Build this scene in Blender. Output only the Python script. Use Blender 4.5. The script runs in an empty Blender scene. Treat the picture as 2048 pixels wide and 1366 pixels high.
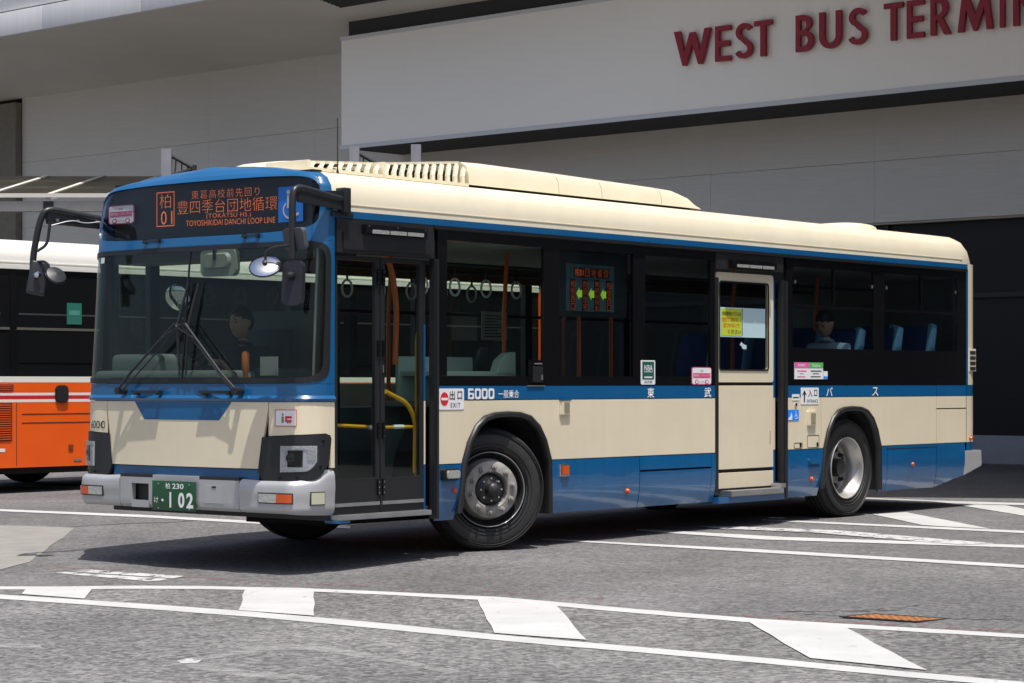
import bpy, bmesh, math, random
from mathutils import Vector, Matrix
random.seed(7)
SC = bpy.context.scene
COL = SC.collection
R = math.radians

# ------------------------------------------------------------------ camera, sky, sun, exposure
cam = bpy.data.cameras.new('camera'); camo = bpy.data.objects.new('camera', cam); COL.objects.link(camo)
cam.sensor_width = 36; cam.lens = 78.82; cam.shift_y = 0.0411; cam.clip_end = 2000
camo.location = (0, 0, 1.30); camo.rotation_euler = (R(90), 0, 0)
SC.camera = camo

SUNX, SUNY = 0.098, -0.275          # horizontal part of the direction towards the sun (vertical part 1)
SUN_EL = math.atan2(1.0, math.hypot(SUNX, SUNY))
w = bpy.data.worlds.new('World'); SC.world = w; w.use_nodes = True
nt = w.node_tree
sky = nt.nodes.new('ShaderNodeTexSky'); sky.sky_type = 'NISHITA'; sky.sun_disc = False
sky.sun_elevation = SUN_EL; sky.sun_rotation = math.atan2(SUNX, SUNY)
sky.dust_density = 3.5; sky.air_density = 0.9; sky.ozone_density = 0.5
bg = nt.nodes['Background']; bg.inputs[1].default_value = 0.125
nt.links.new(sky.outputs[0], bg.inputs[0])
sl = bpy.data.lights.new('sun', 'SUN'); sl.energy = 4.5; sl.angle = R(0.53); sl.color = (1.0, 0.965, 0.91)
so = bpy.data.objects.new('sun', sl); COL.objects.link(so)
so.rotation_euler = Vector((SUNX, SUNY, 1.0)).to_track_quat('Z', 'Y').to_euler()
so.location = (0, 0, 30)
vs = SC.view_settings; vs.view_transform = 'Standard'; vs.look = 'None'; vs.exposure = 0.22; vs.gamma = 1.0
vs.use_curve_mapping = False
SC.cycles.max_bounces = 8; SC.cycles.diffuse_bounces = 4; SC.cycles.glossy_bounces = 4
SC.cycles.transparent_max_bounces = 16; SC.cycles.use_denoising = True
SC.cycles.caustics_reflective = False; SC.cycles.caustics_refractive = False

# ------------------------------------------------------------------ materials
MATS = {}
def mat(name, col, rough=0.5, metal=0.0, coat=0.0, var=0.0, streak=0.0, vscale=6.0, bump=0.0, bscale=40.0, spec=0.5, emit=0.0, stretch=(1, 1, 1)):
    if name in MATS: return MATS[name]
    m = bpy.data.materials.new(name); m.use_nodes = True; n = m.node_tree.nodes; l = m.node_tree.links
    p = n['Principled BSDF']
    c = (col[0], col[1], col[2], 1)
    p.inputs['Base Color'].default_value = c; p.inputs['Roughness'].default_value = rough
    p.inputs['Metallic'].default_value = metal; p.inputs['Specular IOR Level'].default_value = spec
    p.inputs['Coat Weight'].default_value = coat; p.inputs['Coat Roughness'].default_value = 0.06
    if emit:
        p.inputs['Emission Color'].default_value = c; p.inputs['Emission Strength'].default_value = emit
    if var or bump:
        tc = n.new('ShaderNodeTexCoord'); mp = n.new('ShaderNodeMapping'); mp.inputs['Scale'].default_value = stretch
        l.new(tc.outputs['Object'], mp.inputs[0])
    if var:
        nz = n.new('ShaderNodeTexNoise'); nz.inputs['Scale'].default_value = vscale; nz.inputs['Detail'].default_value = 6
        l.new(mp.outputs[0], nz.inputs['Vector'])
        rp = n.new('ShaderNodeMapRange'); rp.inputs[1].default_value = 0.3; rp.inputs[2].default_value = 0.7
        rp.inputs[3].default_value = 1 - var; rp.inputs[4].default_value = 1 + var * 0.6
        l.new(nz.outputs[0], rp.inputs[0])
        if streak:   # rain and road film running down the panels
            m2 = n.new('ShaderNodeMapping'); m2.inputs['Scale'].default_value = (9, 9, 0.55); l.new(tc.outputs['Object'], m2.inputs[0])
            n2 = n.new('ShaderNodeTexNoise'); n2.inputs['Scale'].default_value = 1.6; n2.inputs['Detail'].default_value = 5; l.new(m2.outputs[0], n2.inputs['Vector'])
            q2 = n.new('ShaderNodeMapRange'); q2.inputs[1].default_value = 0.42; q2.inputs[2].default_value = 0.75; q2.inputs[3].default_value = 1.0; q2.inputs[4].default_value = 1 - streak; l.new(n2.outputs[0], q2.inputs[0])
            mm = n.new('ShaderNodeMath'); mm.operation = 'MULTIPLY'; l.new(rp.outputs[0], mm.inputs[0]); l.new(q2.outputs[0], mm.inputs[1]); rp = mm
        mx = n.new('ShaderNodeMix'); mx.data_type = 'RGBA'; mx.blend_type = 'MULTIPLY'; mx.inputs[0].default_value = 1
        mx.inputs[6].default_value = c; l.new(rp.outputs[0], mx.inputs[7]); l.new(mx.outputs[2], p.inputs['Base Color'])
        rr = n.new('ShaderNodeMapRange'); rr.inputs[3].default_value = rough * 0.85; rr.inputs[4].default_value = min(1, rough * 1.2)
        l.new(nz.outputs[0], rr.inputs[0]); l.new(rr.outputs[0], p.inputs['Roughness'])
    if bump:
        nb = n.new('ShaderNodeTexNoise'); nb.inputs['Scale'].default_value = bscale; nb.inputs['Detail'].default_value = 3
        l.new(mp.outputs[0], nb.inputs['Vector'])
        b = n.new('ShaderNodeBump'); b.inputs['Strength'].default_value = bump; b.inputs['Distance'].default_value = 0.02
        l.new(nb.outputs[0], b.inputs['Height']); l.new(b.outputs[0], p.inputs['Normal']); l.new(b.outputs[0], p.inputs['Coat Normal'])
    MATS[name] = m
    return m

def glass(name, tint, ior=1.45, refl=1.0):
    if name in MATS: return MATS[name]
    m = bpy.data.materials.new(name); m.use_nodes = True; n = m.node_tree.nodes; l = m.node_tree.links
    n.remove(n['Principled BSDF']); out = n['Material Output']
    t = n.new('ShaderNodeBsdfTransparent'); t.inputs[0].default_value = (*tint, 1)
    g = n.new('ShaderNodeBsdfGlossy'); g.inputs['Roughness'].default_value = 0.015; g.inputs[0].default_value = (0.95 * refl, 0.97 * refl, refl, 1)
    # Schlick reflectance from the angle of incidence, the same for both faces of a thin pane
    r0 = ((ior - 1) / (ior + 1)) ** 2
    ge = n.new('ShaderNodeNewGeometry'); dt = n.new('ShaderNodeVectorMath'); dt.operation = 'DOT_PRODUCT'
    l.new(ge.outputs['Normal'], dt.inputs[0]); l.new(ge.outputs['Incoming'], dt.inputs[1])
    def mth(op, a, b):
        x = n.new('ShaderNodeMath'); x.operation = op
        for i, q in enumerate((a, b)):
            if q is None: continue
            if isinstance(q, (int, float)): x.inputs[i].default_value = q
            else: l.new(q, x.inputs[i])
        return x.outputs[0]
    f = mth('ADD', mth('MULTIPLY', mth('POWER', mth('SUBTRACT', 1.0, mth('ABSOLUTE', dt.outputs['Value'], None)), 5.0), 1 - r0), r0)
    mx = n.new('ShaderNodeMixShader')
    l.new(f, mx.inputs[0]); l.new(t.outputs[0], mx.inputs[1]); l.new(g.outputs[0], mx.inputs[2]); l.new(mx.outputs[0], out.inputs[0])
    MATS[name] = m
    return m

CREAM = mat('cream paint', (0.75, 0.66, 0.485), 0.34, coat=0.45, var=0.035, streak=0.025, vscale=2.5, bump=0.025, bscale=1.5)
CREAMROOF = mat('cream roof paint', (0.74, 0.67, 0.505), 0.42, coat=0.25, var=0.04, streak=0.025, vscale=3)
BLUE = mat('blue paint', (0.005, 0.098, 0.255), 0.28, coat=0.55, var=0.05, vscale=3, bump=0.03, bscale=2.2)
BLUESK = mat('blue skirt paint', (0.005, 0.098, 0.255), 0.22, coat=1.0, var=0.08, streak=0.12, vscale=3, bump=0.16, bscale=2.0, stretch=(0.7, 1, 3.0))
SILVER = mat('silver bumper paint', (0.46, 0.46, 0.465), 0.38, metal=0.35, coat=0.3, var=0.05, vscale=4)
BLACKG = mat('black gloss panel', (0.006, 0.006, 0.007), 0.16, coat=0.2)
BLACKM = mat('matt black trim', (0.012, 0.012, 0.013), 0.5, var=0.15)
RUBBER = mat('rubber', (0.011, 0.011, 0.012), 0.42)
TYRE = mat('tyre rubber', (0.022, 0.021, 0.021), 0.62, var=0.25, vscale=9, bump=0.1, bscale=60)
DARK = mat('dark underbody', (0.008, 0.008, 0.009), 0.8)
SEAM = mat('seam dark', (0.01, 0.01, 0.012), 0.7)
STEEL = mat('brushed steel', (0.55, 0.55, 0.56), 0.35, metal=0.9, var=0.1)
CHROME = mat('chrome', (0.8, 0.8, 0.82), 0.12, metal=1.0)
RIMGREY = mat('grey wheel disc', (0.31, 0.295, 0.275), 0.55, metal=0.2, var=0.35, vscale=12)
RIMBLK = mat('black wheel rim', (0.02, 0.02, 0.02), 0.4, var=0.2)
ALLOY = mat('alloy rim', (0.52, 0.505, 0.485), 0.4, metal=0.8, var=0.12, vscale=10)
AMBER = mat('amber lens', (0.60, 0.085, 0.008), 0.15, coat=0.6)
CLEARL = mat('clear lens', (0.55, 0.56, 0.52), 0.12, metal=0.5, coat=0.8, bump=0.4, bscale=60)
WHITEP = mat('white print', (0.78, 0.78, 0.78), 0.5)
BLACKP = mat('black print', (0.015, 0.015, 0.015), 0.5)
REDP = mat('red print', (0.62, 0.02, 0.03), 0.5)
PINKP = mat('crimson print', (0.55, 0.05, 0.16), 0.5)
MAGP = mat('pink print', (0.78, 0.12, 0.38), 0.5)
GREENP = mat('green print', (0.10, 0.48, 0.10), 0.5)
DKGREEN = mat('dark green print', (0.01, 0.10, 0.08), 0.5)
PLATEG = mat('plate green', (0.012, 0.075, 0.03), 0.4)
BLUEP = mat('sign blue print', (0.015, 0.25, 0.88), 0.5)
YELLOWP = mat('yellow green paper', (0.50, 0.56, 0.03), 0.7)
PALEP = mat('pale blue paper', (0.45, 0.62, 0.66), 0.7)
LED = mat('orange lamp', (1.0, 0.23, 0.055), 0.5, emit=0.40)
LED2 = mat('dim orange lamp', (1.0, 0.13, 0.02), 0.5, emit=0.3)
LIME = mat('glowing lime print', (0.45, 0.78, 0.06), 0.5, emit=0.40)  # arrow print with a glow of its own added to the colour
PANELTEAL = mat('sign board face', (0.07, 0.13, 0.14), 0.5)
GLASSC = glass('clear window glass', (0.90, 0.95, 0.91))
GLASSW = glass('windscreen glass', (0.77, 0.81, 0.78), ior=1.28)
GLASSD = glass('dark window glass', (0.70, 0.74, 0.75))
GLASSLED = glass('sign window glass', (0.9, 0.9, 0.9), ior=1.3)
GREYIN = mat('grey interior plastic', (0.16, 0.19, 0.185), 0.6)
CEIL = mat('interior ceiling', (0.20, 0.215, 0.20), 0.7)
FLOORIN = mat('interior floor', (0.06, 0.06, 0.065), 0.7)
SEATB = mat('blue seat fabric', (0.02, 0.055, 0.17), 0.9, var=0.2, vscale=30)
SEATL = mat('sunlit seat edge', (0.20, 0.45, 0.66), 0.8)  # lighter blue that paints the sunlit edge of the seat backs
POLEO = mat('orange grab pole', (0.72, 0.15, 0.03), 0.35)
POLEY = mat('yellow grab pole', (0.75, 0.38, 0.02), 0.35)
STRAPW = mat('strap ring', (0.62, 0.66, 0.60), 0.4)
MIRR = mat('mirror glass', (0.75, 0.78, 0.80), 0.03, metal=1.0)
BLKPL = mat('black plastic', (0.016, 0.017, 0.019), 0.36)
MIRB = mat('mirror housing', (0.018, 0.019, 0.024), 0.42)

# ------------------------------------------------------------------ helpers
def link(o, parent=None):
    COL.objects.link(o)
    if parent is not None: o.parent = parent
    return o
def tag(o, label, cat, group=None):
    o['label'] = label; o['category'] = cat
    if group: o['group'] = group
    return o
def empty(name, loc=(0, 0, 0), rz=0.0):
    o = bpy.data.objects.new(name, None); o.empty_display_size = 0.2
    o.location = loc; o.rotation_euler = (0, 0, rz); COL.objects.link(o)
    return o
def mesh(name, vs_, fs, m, parent=None, smooth=False, normals=True):
    me = bpy.data.meshes.new(name)
    me.from_pydata([tuple(v) for v in vs_], [], fs); me.update()
    if normals:
        b = bmesh.new(); b.from_mesh(me); bmesh.ops.recalc_face_normals(b, faces=b.faces); b.to_mesh(me); b.free()
    if smooth:
        for p in me.polygons: p.use_smooth = True
        if smooth != 'all': me.set_sharp_from_angle(angle=R(35))
    ms = m if isinstance(m, (list, tuple)) else [m]
    for x in ms: me.materials.append(x)
    return link(bpy.data.objects.new(name, me), parent)
def bm_obj(name, b, m, parent=None, smooth=False):
    me = bpy.data.meshes.new(name); bmesh.ops.recalc_face_normals(b, faces=b.faces); b.to_mesh(me); b.free()
    if smooth:
        for p in me.polygons: p.use_smooth = True
        if smooth != 'all': me.set_sharp_from_angle(angle=R(35))
    me.materials.append(m)
    return link(bpy.data.objects.new(name, me), parent)
def box(name, a0, a1, b0, b1, c0, c1, m, parent=None, bev=0.0, seg=2):
    b = bmesh.new()
    v = [b.verts.new((x, y, z)) for z in (c0, c1) for y in (b0, b1) for x in (a0, a1)]
    for f in ((0, 1, 3, 2), (4, 6, 7, 5), (0, 4, 5, 1), (2, 3, 7, 6), (0, 2, 6, 4), (1, 5, 7, 3)): b.faces.new([v[i] for i in f])
    if bev: bmesh.ops.bevel(b, geom=b.edges[:], offset=bev, segments=seg, affect='EDGES', profile=0.6)
    return bm_obj(name, b, m, parent, smooth=bool(bev))
def prism(name, pts, v0, v1, m, parent=None, bev=0.0):
    """polygon in (u,z), extruded from v0 (outer) to v1"""
    n = len(pts); V = [(p[0], v0, p[1]) for p in pts] + [(p[0], v1, p[1]) for p in pts]
    F = [list(range(n)), list(range(2 * n - 1, n - 1, -1))] + [[i, (i + 1) % n, n + (i + 1) % n, n + i] for i in range(n)]
    o = mesh(name, V, F, m, parent)
    if bev:
        b = bmesh.new(); b.from_mesh(o.data)
        ed = [e for e in b.edges if abs(e.verts[0].co.y - v0) < 1e-6 and abs(e.verts[1].co.y - v0) < 1e-6]
        bmesh.ops.bevel(b, geom=ed, offset=bev, segments=2, affect='EDGES'); b.to_mesh(o.data); b.free()
    return o
def rect(name, u0, u1, z0, z1, v0, v1, m, parent=None, bev=0.0):
    return prism(name, [(u0, z0), (u1, z0), (u1, z1), (u0, z1)], v0, v1, m, parent, bev)
def rrect_pts(x0, x1, y0, y1, r, n=5):
    out = []
    for cx, cy, a in ((x1 - r, y1 - r, 0), (x0 + r, y1 - r, 90), (x0 + r, y0 + r, 180), (x1 - r, y0 + r, 270)):
        for i in range(n + 1):
            t = R(a + 90 * i / n); out.append((cx + r * math.cos(t), cy + r * math.sin(t)))
    return out
def rrect(name, u0, u1, z0, z1, r, v0, v1, m, parent=None, bev=0.0):
    return prism(name, rrect_pts(u0, u1, z0, z1, r), v0, v1, m, parent, bev)
def framed(name, outer, inner, v0, v1, m, parent=None):
    """ring between two closed polylines with equal counts, in (u,z)"""
    n = len(outer)
    V = [(p[0], v0, p[1]) for p in outer] + [(p[0], v0, p[1]) for p in inner] + [(p[0], v1, p[1]) for p in outer] + [(p[0], v1, p[1]) for p in inner]
    F = []
    for i in range(n):
        j = (i + 1) % n
        F += [[i, j, n + j, n + i], [2 * n + i, 3 * n + i, 3 * n + j, 2 * n + j], [i, 2 * n + i, 2 * n + j, j], [n + i, n + j, 3 * n + j, 3 * n + i]]
    return mesh(name, V, F, m, parent)
def tube(name, path, r, m, parent=None, n=10, closed=False):
    P = [Vector(p) for p in path]; V = []; F = []; L = len(P)
    rs = r if isinstance(r, (list, tuple)) else [r] * L
    up = None
    for i in range(L):
        a = P[(i - 1) % L] if (closed or i > 0) else P[i]; b = P[(i + 1) % L] if (closed or i < L - 1) else P[i]
        d = (b - a).normalized()
        if up is None:
            up = Vector((0, 0, 1)) if abs(d.z) < 0.9 else Vector((1, 0, 0))
        x = d.cross(up)
        if x.length < 1e-4: x = d.cross(Vector((0, 1, 0)))
        x.normalize(); y = x.cross(d).normalized(); up = y
        for k in range(n):
            t = 2 * math.pi * k / n; V.append(P[i] + (x * math.cos(t) + y * math.sin(t)) * rs[i])
    for i in range(L if closed else L - 1):
        for k in range(n):
            a = i * n + k; b = i * n + (k + 1) % n; c = ((i + 1) % L) * n; F.append([a, b, c + (k + 1) % n, c + k])
    if not closed: F += [list(range(n))[::-1], [(L - 1) * n + k for k in range(n)]]
    return mesh(name, V, F, m, parent, smooth=True)
def bend(path, r=0.06, n=5):
    """round the corners of a polyline"""
    P = [Vector(p) for p in path]; out = [P[0]]
    for i in range(1, len(P) - 1):
        a = P[i] + (P[i - 1] - P[i]).normalized() * min(r, (P[i - 1] - P[i]).length * .45); c = P[i] + (P[i + 1] - P[i]).normalized() * min(r, (P[i + 1] - P[i]).length * .45)
        for k in range(n + 1):
            t = k / n; out.append(a * (1 - t) ** 2 + P[i] * 2 * t * (1 - t) + c * t * t)
    out.append(P[-1]); return out
def lathe(name, prof, m, parent=None, n=40, axis='v'):
    """prof: (r, d) with d along the axis"""
    V = []; F = []
    for r_, d in prof:
        for k in range(n):
            t = 2 * math.pi * k / n
            V.append((r_ * math.cos(t), d, r_ * math.sin(t)) if axis == 'v' else (r_ * math.cos(t), r_ * math.sin(t), d))
    for i in range(len(prof) - 1):
        for k in range(n): F.append([i * n + k, i * n + (k + 1) % n, (i + 1) * n + (k + 1) % n, (i + 1) * n + k])
    return mesh(name, V, F, m, parent, smooth=True)
DG = bpy.context.evaluated_depsgraph_get
def text_geo(body, extrude=0.0, bold=0.0, space=1.0):
    cu = bpy.data.curves.new('lettering', 'FONT'); cu.body = body; cu.extrude = extrude; cu.offset = bold; cu.space_character = space
    cu.resolution_u = 3
    o = bpy.data.objects.new('lettering', cu); COL.objects.link(o); bpy.context.view_layer.update()
    me = bpy.data.meshes.new_from_object(o.evaluated_get(DG())); bpy.data.objects.remove(o); bpy.data.curves.remove(cu)
    return me
def text(body, o, ax, ay, w_, h_, m, parent=None, bold=0.0, name='lettering', space=1.0):
    """flat print: fitted into w_ x h_ from the lower-left corner o along the unit vectors ax, ay"""
    me = text_geo(body, 0.0, bold, space); vs_ = me.vertices
    x0 = min(v.co.x for v in vs_); x1 = max(v.co.x for v in vs_); y0 = min(v.co.y for v in vs_); y1 = max(v.co.y for v in vs_)
    o = Vector(o); ax = Vector(ax); ay = Vector(ay)
    for v in vs_:
        v.co = o + ax * ((v.co.x - x0) / max(1e-6, x1 - x0) * w_) + ay * ((v.co.y - y0) / max(1e-6, y1 - y0) * h_)
    me.name = name; me.materials.clear(); me.materials.append(m); me.update()
    return link(bpy.data.objects.new(name, me), parent)
def stext(body, u0, u1, z0, z1, v, m, parent, bold=0.0, space=1.0, name='lettering'):
    return text(body, (u0, v, z0), (1, 0, 0), (0, 0, 1), u1 - u0, z1 - z0, m, parent, bold, name, space)
def ftext(body, v0, v1, z0, z1, u, m, parent, bold=0.0, slope=0.0, space=1.0, name='lettering'):
    return text(body, (u, v0, z0), (0, -1, slope), (0, 0, 1), v0 - v1, z1 - z0, m, parent, bold, name, space)
def interp(x, P):
    if x <= P[0][0]: return P[0][1]
    for (a, b), (c, d) in zip(P, P[1:]):
        if x <= c: return b + (d - b) * (x - a) / (c - a)
    return P[-1][1]

# ------------------------------------------------------------------ ground: a sheet that dips a little in front of the bus
TH = 0.687999786; SN, CN = math.sin(TH), math.cos(TH); BX, BY = -0.0593, 17.7384
GPROF = [(-80, -.115), (-3.6, -.115), (-2.8, -.10), (-2, -.075), (-1, -.048), (0, -.025), (2.5, -.010), (5.3, 0), (900, 0)]
def gz(X, Y): return interp(SN * (X - BX) + CN * (Y - BY), GPROF)

def asphalt_mat(name='asphalt', vsc=42, colr=(0.134, 0.131, 0.132, 1), lo=0.68, hi=1.33):
    m = bpy.data.materials.new(name); m.use_nodes = True; n = m.node_tree.nodes; l = m.node_tree.links; p = n['Principled BSDF']
    g = n.new('ShaderNodeNewGeometry')
    def noise(sc, det=4, rough=0.6):
        x = n.new('ShaderNodeTexNoise'); x.inputs['Scale'].default_value = sc; x.inputs['Detail'].default_value = det; x.inputs['Roughness'].default_value = rough
        l.new(g.outputs['Position'], x.inputs['Vector']); return x
    fine = n.new('ShaderNodeTexVoronoi'); fine.inputs['Scale'].default_value = vsc; l.new(g.outputs['Position'], fine.inputs['Vector'])
    mid = noise(16, 6, 0.75); big = noise(0.55, 5); stn = noise(2.3, 6, 0.65)
    sep = n.new('ShaderNodeSeparateColor'); l.new(fine.outputs['Color'], sep.inputs[0])
    r1 = n.new('ShaderNodeMapRange'); r1.inputs[1].default_value = 0; r1.inputs[2].default_value = 1; r1.inputs[3].default_value = lo; r1.inputs[4].default_value = hi; l.new(sep.outputs[0], r1.inputs[0])
    r2 = n.new('ShaderNodeMapRange'); r2.inputs[1].default_value = 0.3; r2.inputs[2].default_value = 0.7; r2.inputs[3].default_value = 0.72; r2.inputs[4].default_value = 1.28; l.new(mid.outputs[0], r2.inputs[0])
    r3 = n.new('ShaderNodeMapRange'); r3.inputs[1].default_value = 0.35; r3.inputs[2].default_value = 0.65; r3.inputs[3].default_value = 0.80; r3.inputs[4].default_value = 1.16; l.new(big.outputs[0], r3.inputs[0])
    r4 = n.new('ShaderNodeMapRange'); r4.inputs[1].default_value = 0.3; r4.inputs[2].default_value = 0.7; r4.inputs[3].default_value = 0.9; r4.inputs[4].default_value = 1.08; l.new(stn.outputs[0], r4.inputs[0])
    def mul(a, b):
        x = n.new('ShaderNodeMath'); x.operation = 'MULTIPLY'; l.new(a, x.inputs[0]); l.new(b, x.inputs[1]); return x.outputs[0]
    f = mul(mul(r1.outputs[0], r2.outputs[0]), mul(r3.outputs[0], r4.outputs[0]))
    mx = n.new('ShaderNodeMix'); mx.data_type = 'RGBA'; mx.blend_type = 'MULTIPLY'; mx.inputs[0].default_value = 1
    mx.inputs[6].default_value = colr; l.new(f, mx.inputs[7]); l.new(mx.outputs[2], p.inputs['Base Color'])
    p.inputs['Roughness'].default_value = 0.85; p.inputs['Specular IOR Level'].default_value = 0.25
    b = n.new('ShaderNodeBump'); b.inputs['Strength'].default_value = 0.55; b.inputs['Distance'].default_value = 0.012
    l.new(sep.outputs[1], b.inputs['Height']); l.new(b.outputs[0], p.inputs['Normal'])
    return m
ASPH = asphalt_mat()
def ground_sheet():
    us = [-60, -30, -20, -15] + [-12 + 0.5 * i for i in range(40)] + [9, 12, 18, 30, 60, 200, 700]
    us = sorted(set([round(x, 3) for x in us] + [p[0] for p in GPROF if -60 < p[0] < 200])); vv = [-400, -60, -20, -8, -2, 0, 3, 8, 20, 60, 400]
    V = []; F = []
    for u in us:
        for v in vv: V.append((BX + SN * u - CN * v, BY + CN * u + SN * v, interp(u, GPROF)))
    nv = len(vv)
    for i in range(len(us) - 1):
        for j in range(nv - 1): F.append([i * nv + j, (i + 1) * nv + j, (i + 1) * nv + j + 1, i * nv + j + 1])
    o = mesh('road', V, F, ASPH); o['kind'] = 'structure'
ground_sheet()

def paint_mat(name, col, wear, soft=0.06, full=1.0):
    m = bpy.data.materials.new(name); m.use_nodes = True; n = m.node_tree.nodes; l = m.node_tree.links; p = n['Principled BSDF']
    g = n.new('ShaderNodeNewGeometry')
    a = n.new('ShaderNodeTexNoise'); a.inputs['Scale'].default_value = 9; a.inputs['Detail'].default_value = 9; a.inputs['Roughness'].default_value = 0.75; l.new(g.outputs['Position'], a.inputs['Vector'])
    b = n.new('ShaderNodeTexNoise'); b.inputs['Scale'].default_value = 3; b.inputs['Detail'].default_value = 5; l.new(g.outputs['Position'], b.inputs['Vector'])
    r = n.new('ShaderNodeMapRange'); r.inputs[1].default_value = wear; r.inputs[2].default_value = wear + 0.06; l.new(a.outputs[0], r.inputs[0])
    r2 = n.new('ShaderNodeMapRange'); r2.inputs[1].default_value = 0.3; r2.inputs[2].default_value = 0.7; r2.inputs[3].default_value = 0.88; r2.inputs[4].default_value = 1.04; l.new(b.outputs[0], r2.inputs[0])
    m0 = n.new('ShaderNodeMix'); m0.data_type = 'RGBA'; m0.blend_type = 'MULTIPLY'; m0.inputs[0].default_value = 1; m0.inputs[6].default_value = (*col, 1); l.new(r2.outputs[0], m0.inputs[7])
    l.new(m0.outputs[2], p.inputs['Base Color']); p.inputs['Roughness'].default_value = 0.7
    r.inputs[2].default_value = wear + soft; r.inputs[4].default_value = full; l.new(r.outputs[0], p.inputs['Alpha'])
    return m
RPAINT = paint_mat('road paint', (0.46, 0.46, 0.455), 0.33, 0.05)
RWORN = paint_mat('worn road paint', (0.47, 0.47, 0.47), 0.42)
def ground_poly(name, pts, m, lift=0.004, sub=True):
    P = []
    n = len(pts)
    for i in range(n):
        a = pts[i]; b = pts[(i + 1) % n]; L = math.hypot(b[0] - a[0], b[1] - a[1]); k = max(1, int(L / 0.3)) if sub else 1
        for j in range(k):
            t = j / k; jx = random.uniform(-.006, .006) if j else 0
            P.append((a[0] + (b[0] - a[0]) * t + jx, a[1] + (b[1] - a[1]) * t + jx))
    b_ = bmesh.new(); vs_ = [b_.verts.new((x, y, 0)) for x, y in P]; f = b_.faces.new(vs_); bmesh.ops.triangulate(b_, faces=[f])
    for v in b_.verts: v.co.z = gz(v.co.x, v.co.y) + lift
    for f in b_.faces:
        if f.normal.z < 0: f.normal_flip()
    me = bpy.data.meshes.new(name); b_.to_mesh(me); b_.free(); me.materials.append(m)
    o = link(bpy.data.objects.new(name, me)); o['kind'] = 'structure'; return o
def band(pts, m, lift=0.005):
    """strip between a polyline and its partner (first half forward, second half backward)"""
    h = len(pts) // 2; A = pts[:h]; B = pts[h:][::-1]; V = []; F = []
    k = 0
    for i in range(h - 1):
        for s in range(6 if i < h - 2 else 7):
            t = s / 6
            for Q in (A, B):
                x = Q[i][0] + (Q[i + 1][0] - Q[i][0]) * t + random.uniform(-.005, .005); y = Q[i][1] + (Q[i + 1][1] - Q[i][1]) * t + random.uniform(-.005, .005)
                V.append((x, y, gz(x, y) + lift))
    for i in range(len(V) // 2 - 1): F.append([2 * i, 2 * i + 1, 2 * i + 3, 2 * i + 2])
    o = mesh('road_marking', V, F, m); o['kind'] = 'structure'
    for p in o.data.polygons:
        pass
    if o.data.polygons[0].normal.z < 0: o.data.flip_normals()
    return o
band([(-3.76, 15.57), (-3.56, 15.59), (-2.69, 15.59), (-2.16, 15.51), (-1.45, 15.3), (-0.75, 14.93), (-0.08, 14.56), (0.77, 13.79), (1.47, 13.21), (2.14, 12.78), (2.82, 12.35), (2.97, 12.27), (2.93, 12.12), (2.79, 12.2), (2.11, 12.62), (1.45, 13.02), (0.76, 13.58), (-0.08, 14.34), (-0.74, 14.75), (-1.43, 15.11), (-2.13, 15.31), (-2.66, 15.39), (-3.51, 15.36), (-3.71, 15.34)], RPAINT)
band([(-3.66, 15.14), (-3.43, 15.0), (-2.49, 14.44), (-1.62, 13.88), (-0.81, 13.25), (0.0, 12.53), (0.67, 12.02), (1.29, 11.54), (1.85, 11.05), (2.37, 10.64), (2.54, 10.5), (2.5, 10.32), (2.33, 10.45), (1.81, 10.84), (1.26, 11.31), (0.66, 11.77), (0.0, 12.25), (-0.79, 12.93), (-1.58, 13.56), (-2.44, 14.13), (-3.35, 14.69), (-3.58, 14.82)], RPAINT)
for b in ([(-3.28, 15.0), (-3.33, 15.35), (-2.88, 15.38), (-2.8, 14.68)], [(-1.81, 15.19), (-1.33, 15.06), (-1.2, 13.6), (-1.7, 13.93)],
          [(-0.22, 14.42), (0.28, 14.0), (0.41, 12.32), (-0.1, 12.66)], [(1.38, 13.08), (1.9, 12.75), (2.04, 11.02), (1.53, 11.5)]):
    ground_poly('road_marking', b, RPAINT, 0.008)
for h in ([(-5.72, 23.66), (-5.36, 23.47), (-3.61, 22.37), (-2.4, 21.36), (-1.49, 20.65), (-1.47, 20.32), (-2.36, 21.01), (-3.55, 21.98), (-5.28, 23.12), (-5.64, 23.31)],
          [(-7.03, 29.09), (-6.59, 28.86), (-4.49, 27.79), (-4.43, 27.42), (-6.47, 28.33), (-6.9, 28.54)]): band(h, RPAINT)
for b in ([(-3.28, 16.69), (-3.2, 16.83), (-2.37, 16.21), (-2.43, 16.07)], [(-3.38, 16.59), (-3.32, 16.66), (-2.46, 16.04), (-2.5, 15.92), (-2.58, 15.88)],
          [(1.69, 20.46), (2.05, 20.38), (2.88, 19.86), (3.4, 19.07), (3.93, 18.25), (3.64, 18.12), (3.15, 18.81), (2.62, 19.61), (1.8, 20.16)]):
    ground_poly('road_marking', b, RWORN, 0.008 if b[0][0] > 0 else 0.004)
band([(0.25, 19.0), (0.35, 18.94), (1.98, 17.74), (3.71, 16.23), (3.93, 16.03), (3.87, 15.79), (3.65, 15.98), (1.95, 17.44), (0.52, 18.65), (0.25, 18.86)], RPAINT)
band([(1.12, 20.15), (1.25, 20.04), (2.34, 19.07), (4.14, 18.11), (4.41, 17.97), (4.33, 17.66), (4.07, 17.82), (2.1, 18.8), (1.32, 19.66), (1.11, 19.89)], RPAINT)
band([(2.4, 21.48), (2.57, 21.36), (4.52, 19.77), (4.79, 19.54), (4.73, 19.27), (4.45, 19.49), (2.69, 20.99), (2.37, 21.26)], RPAINT)
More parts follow.
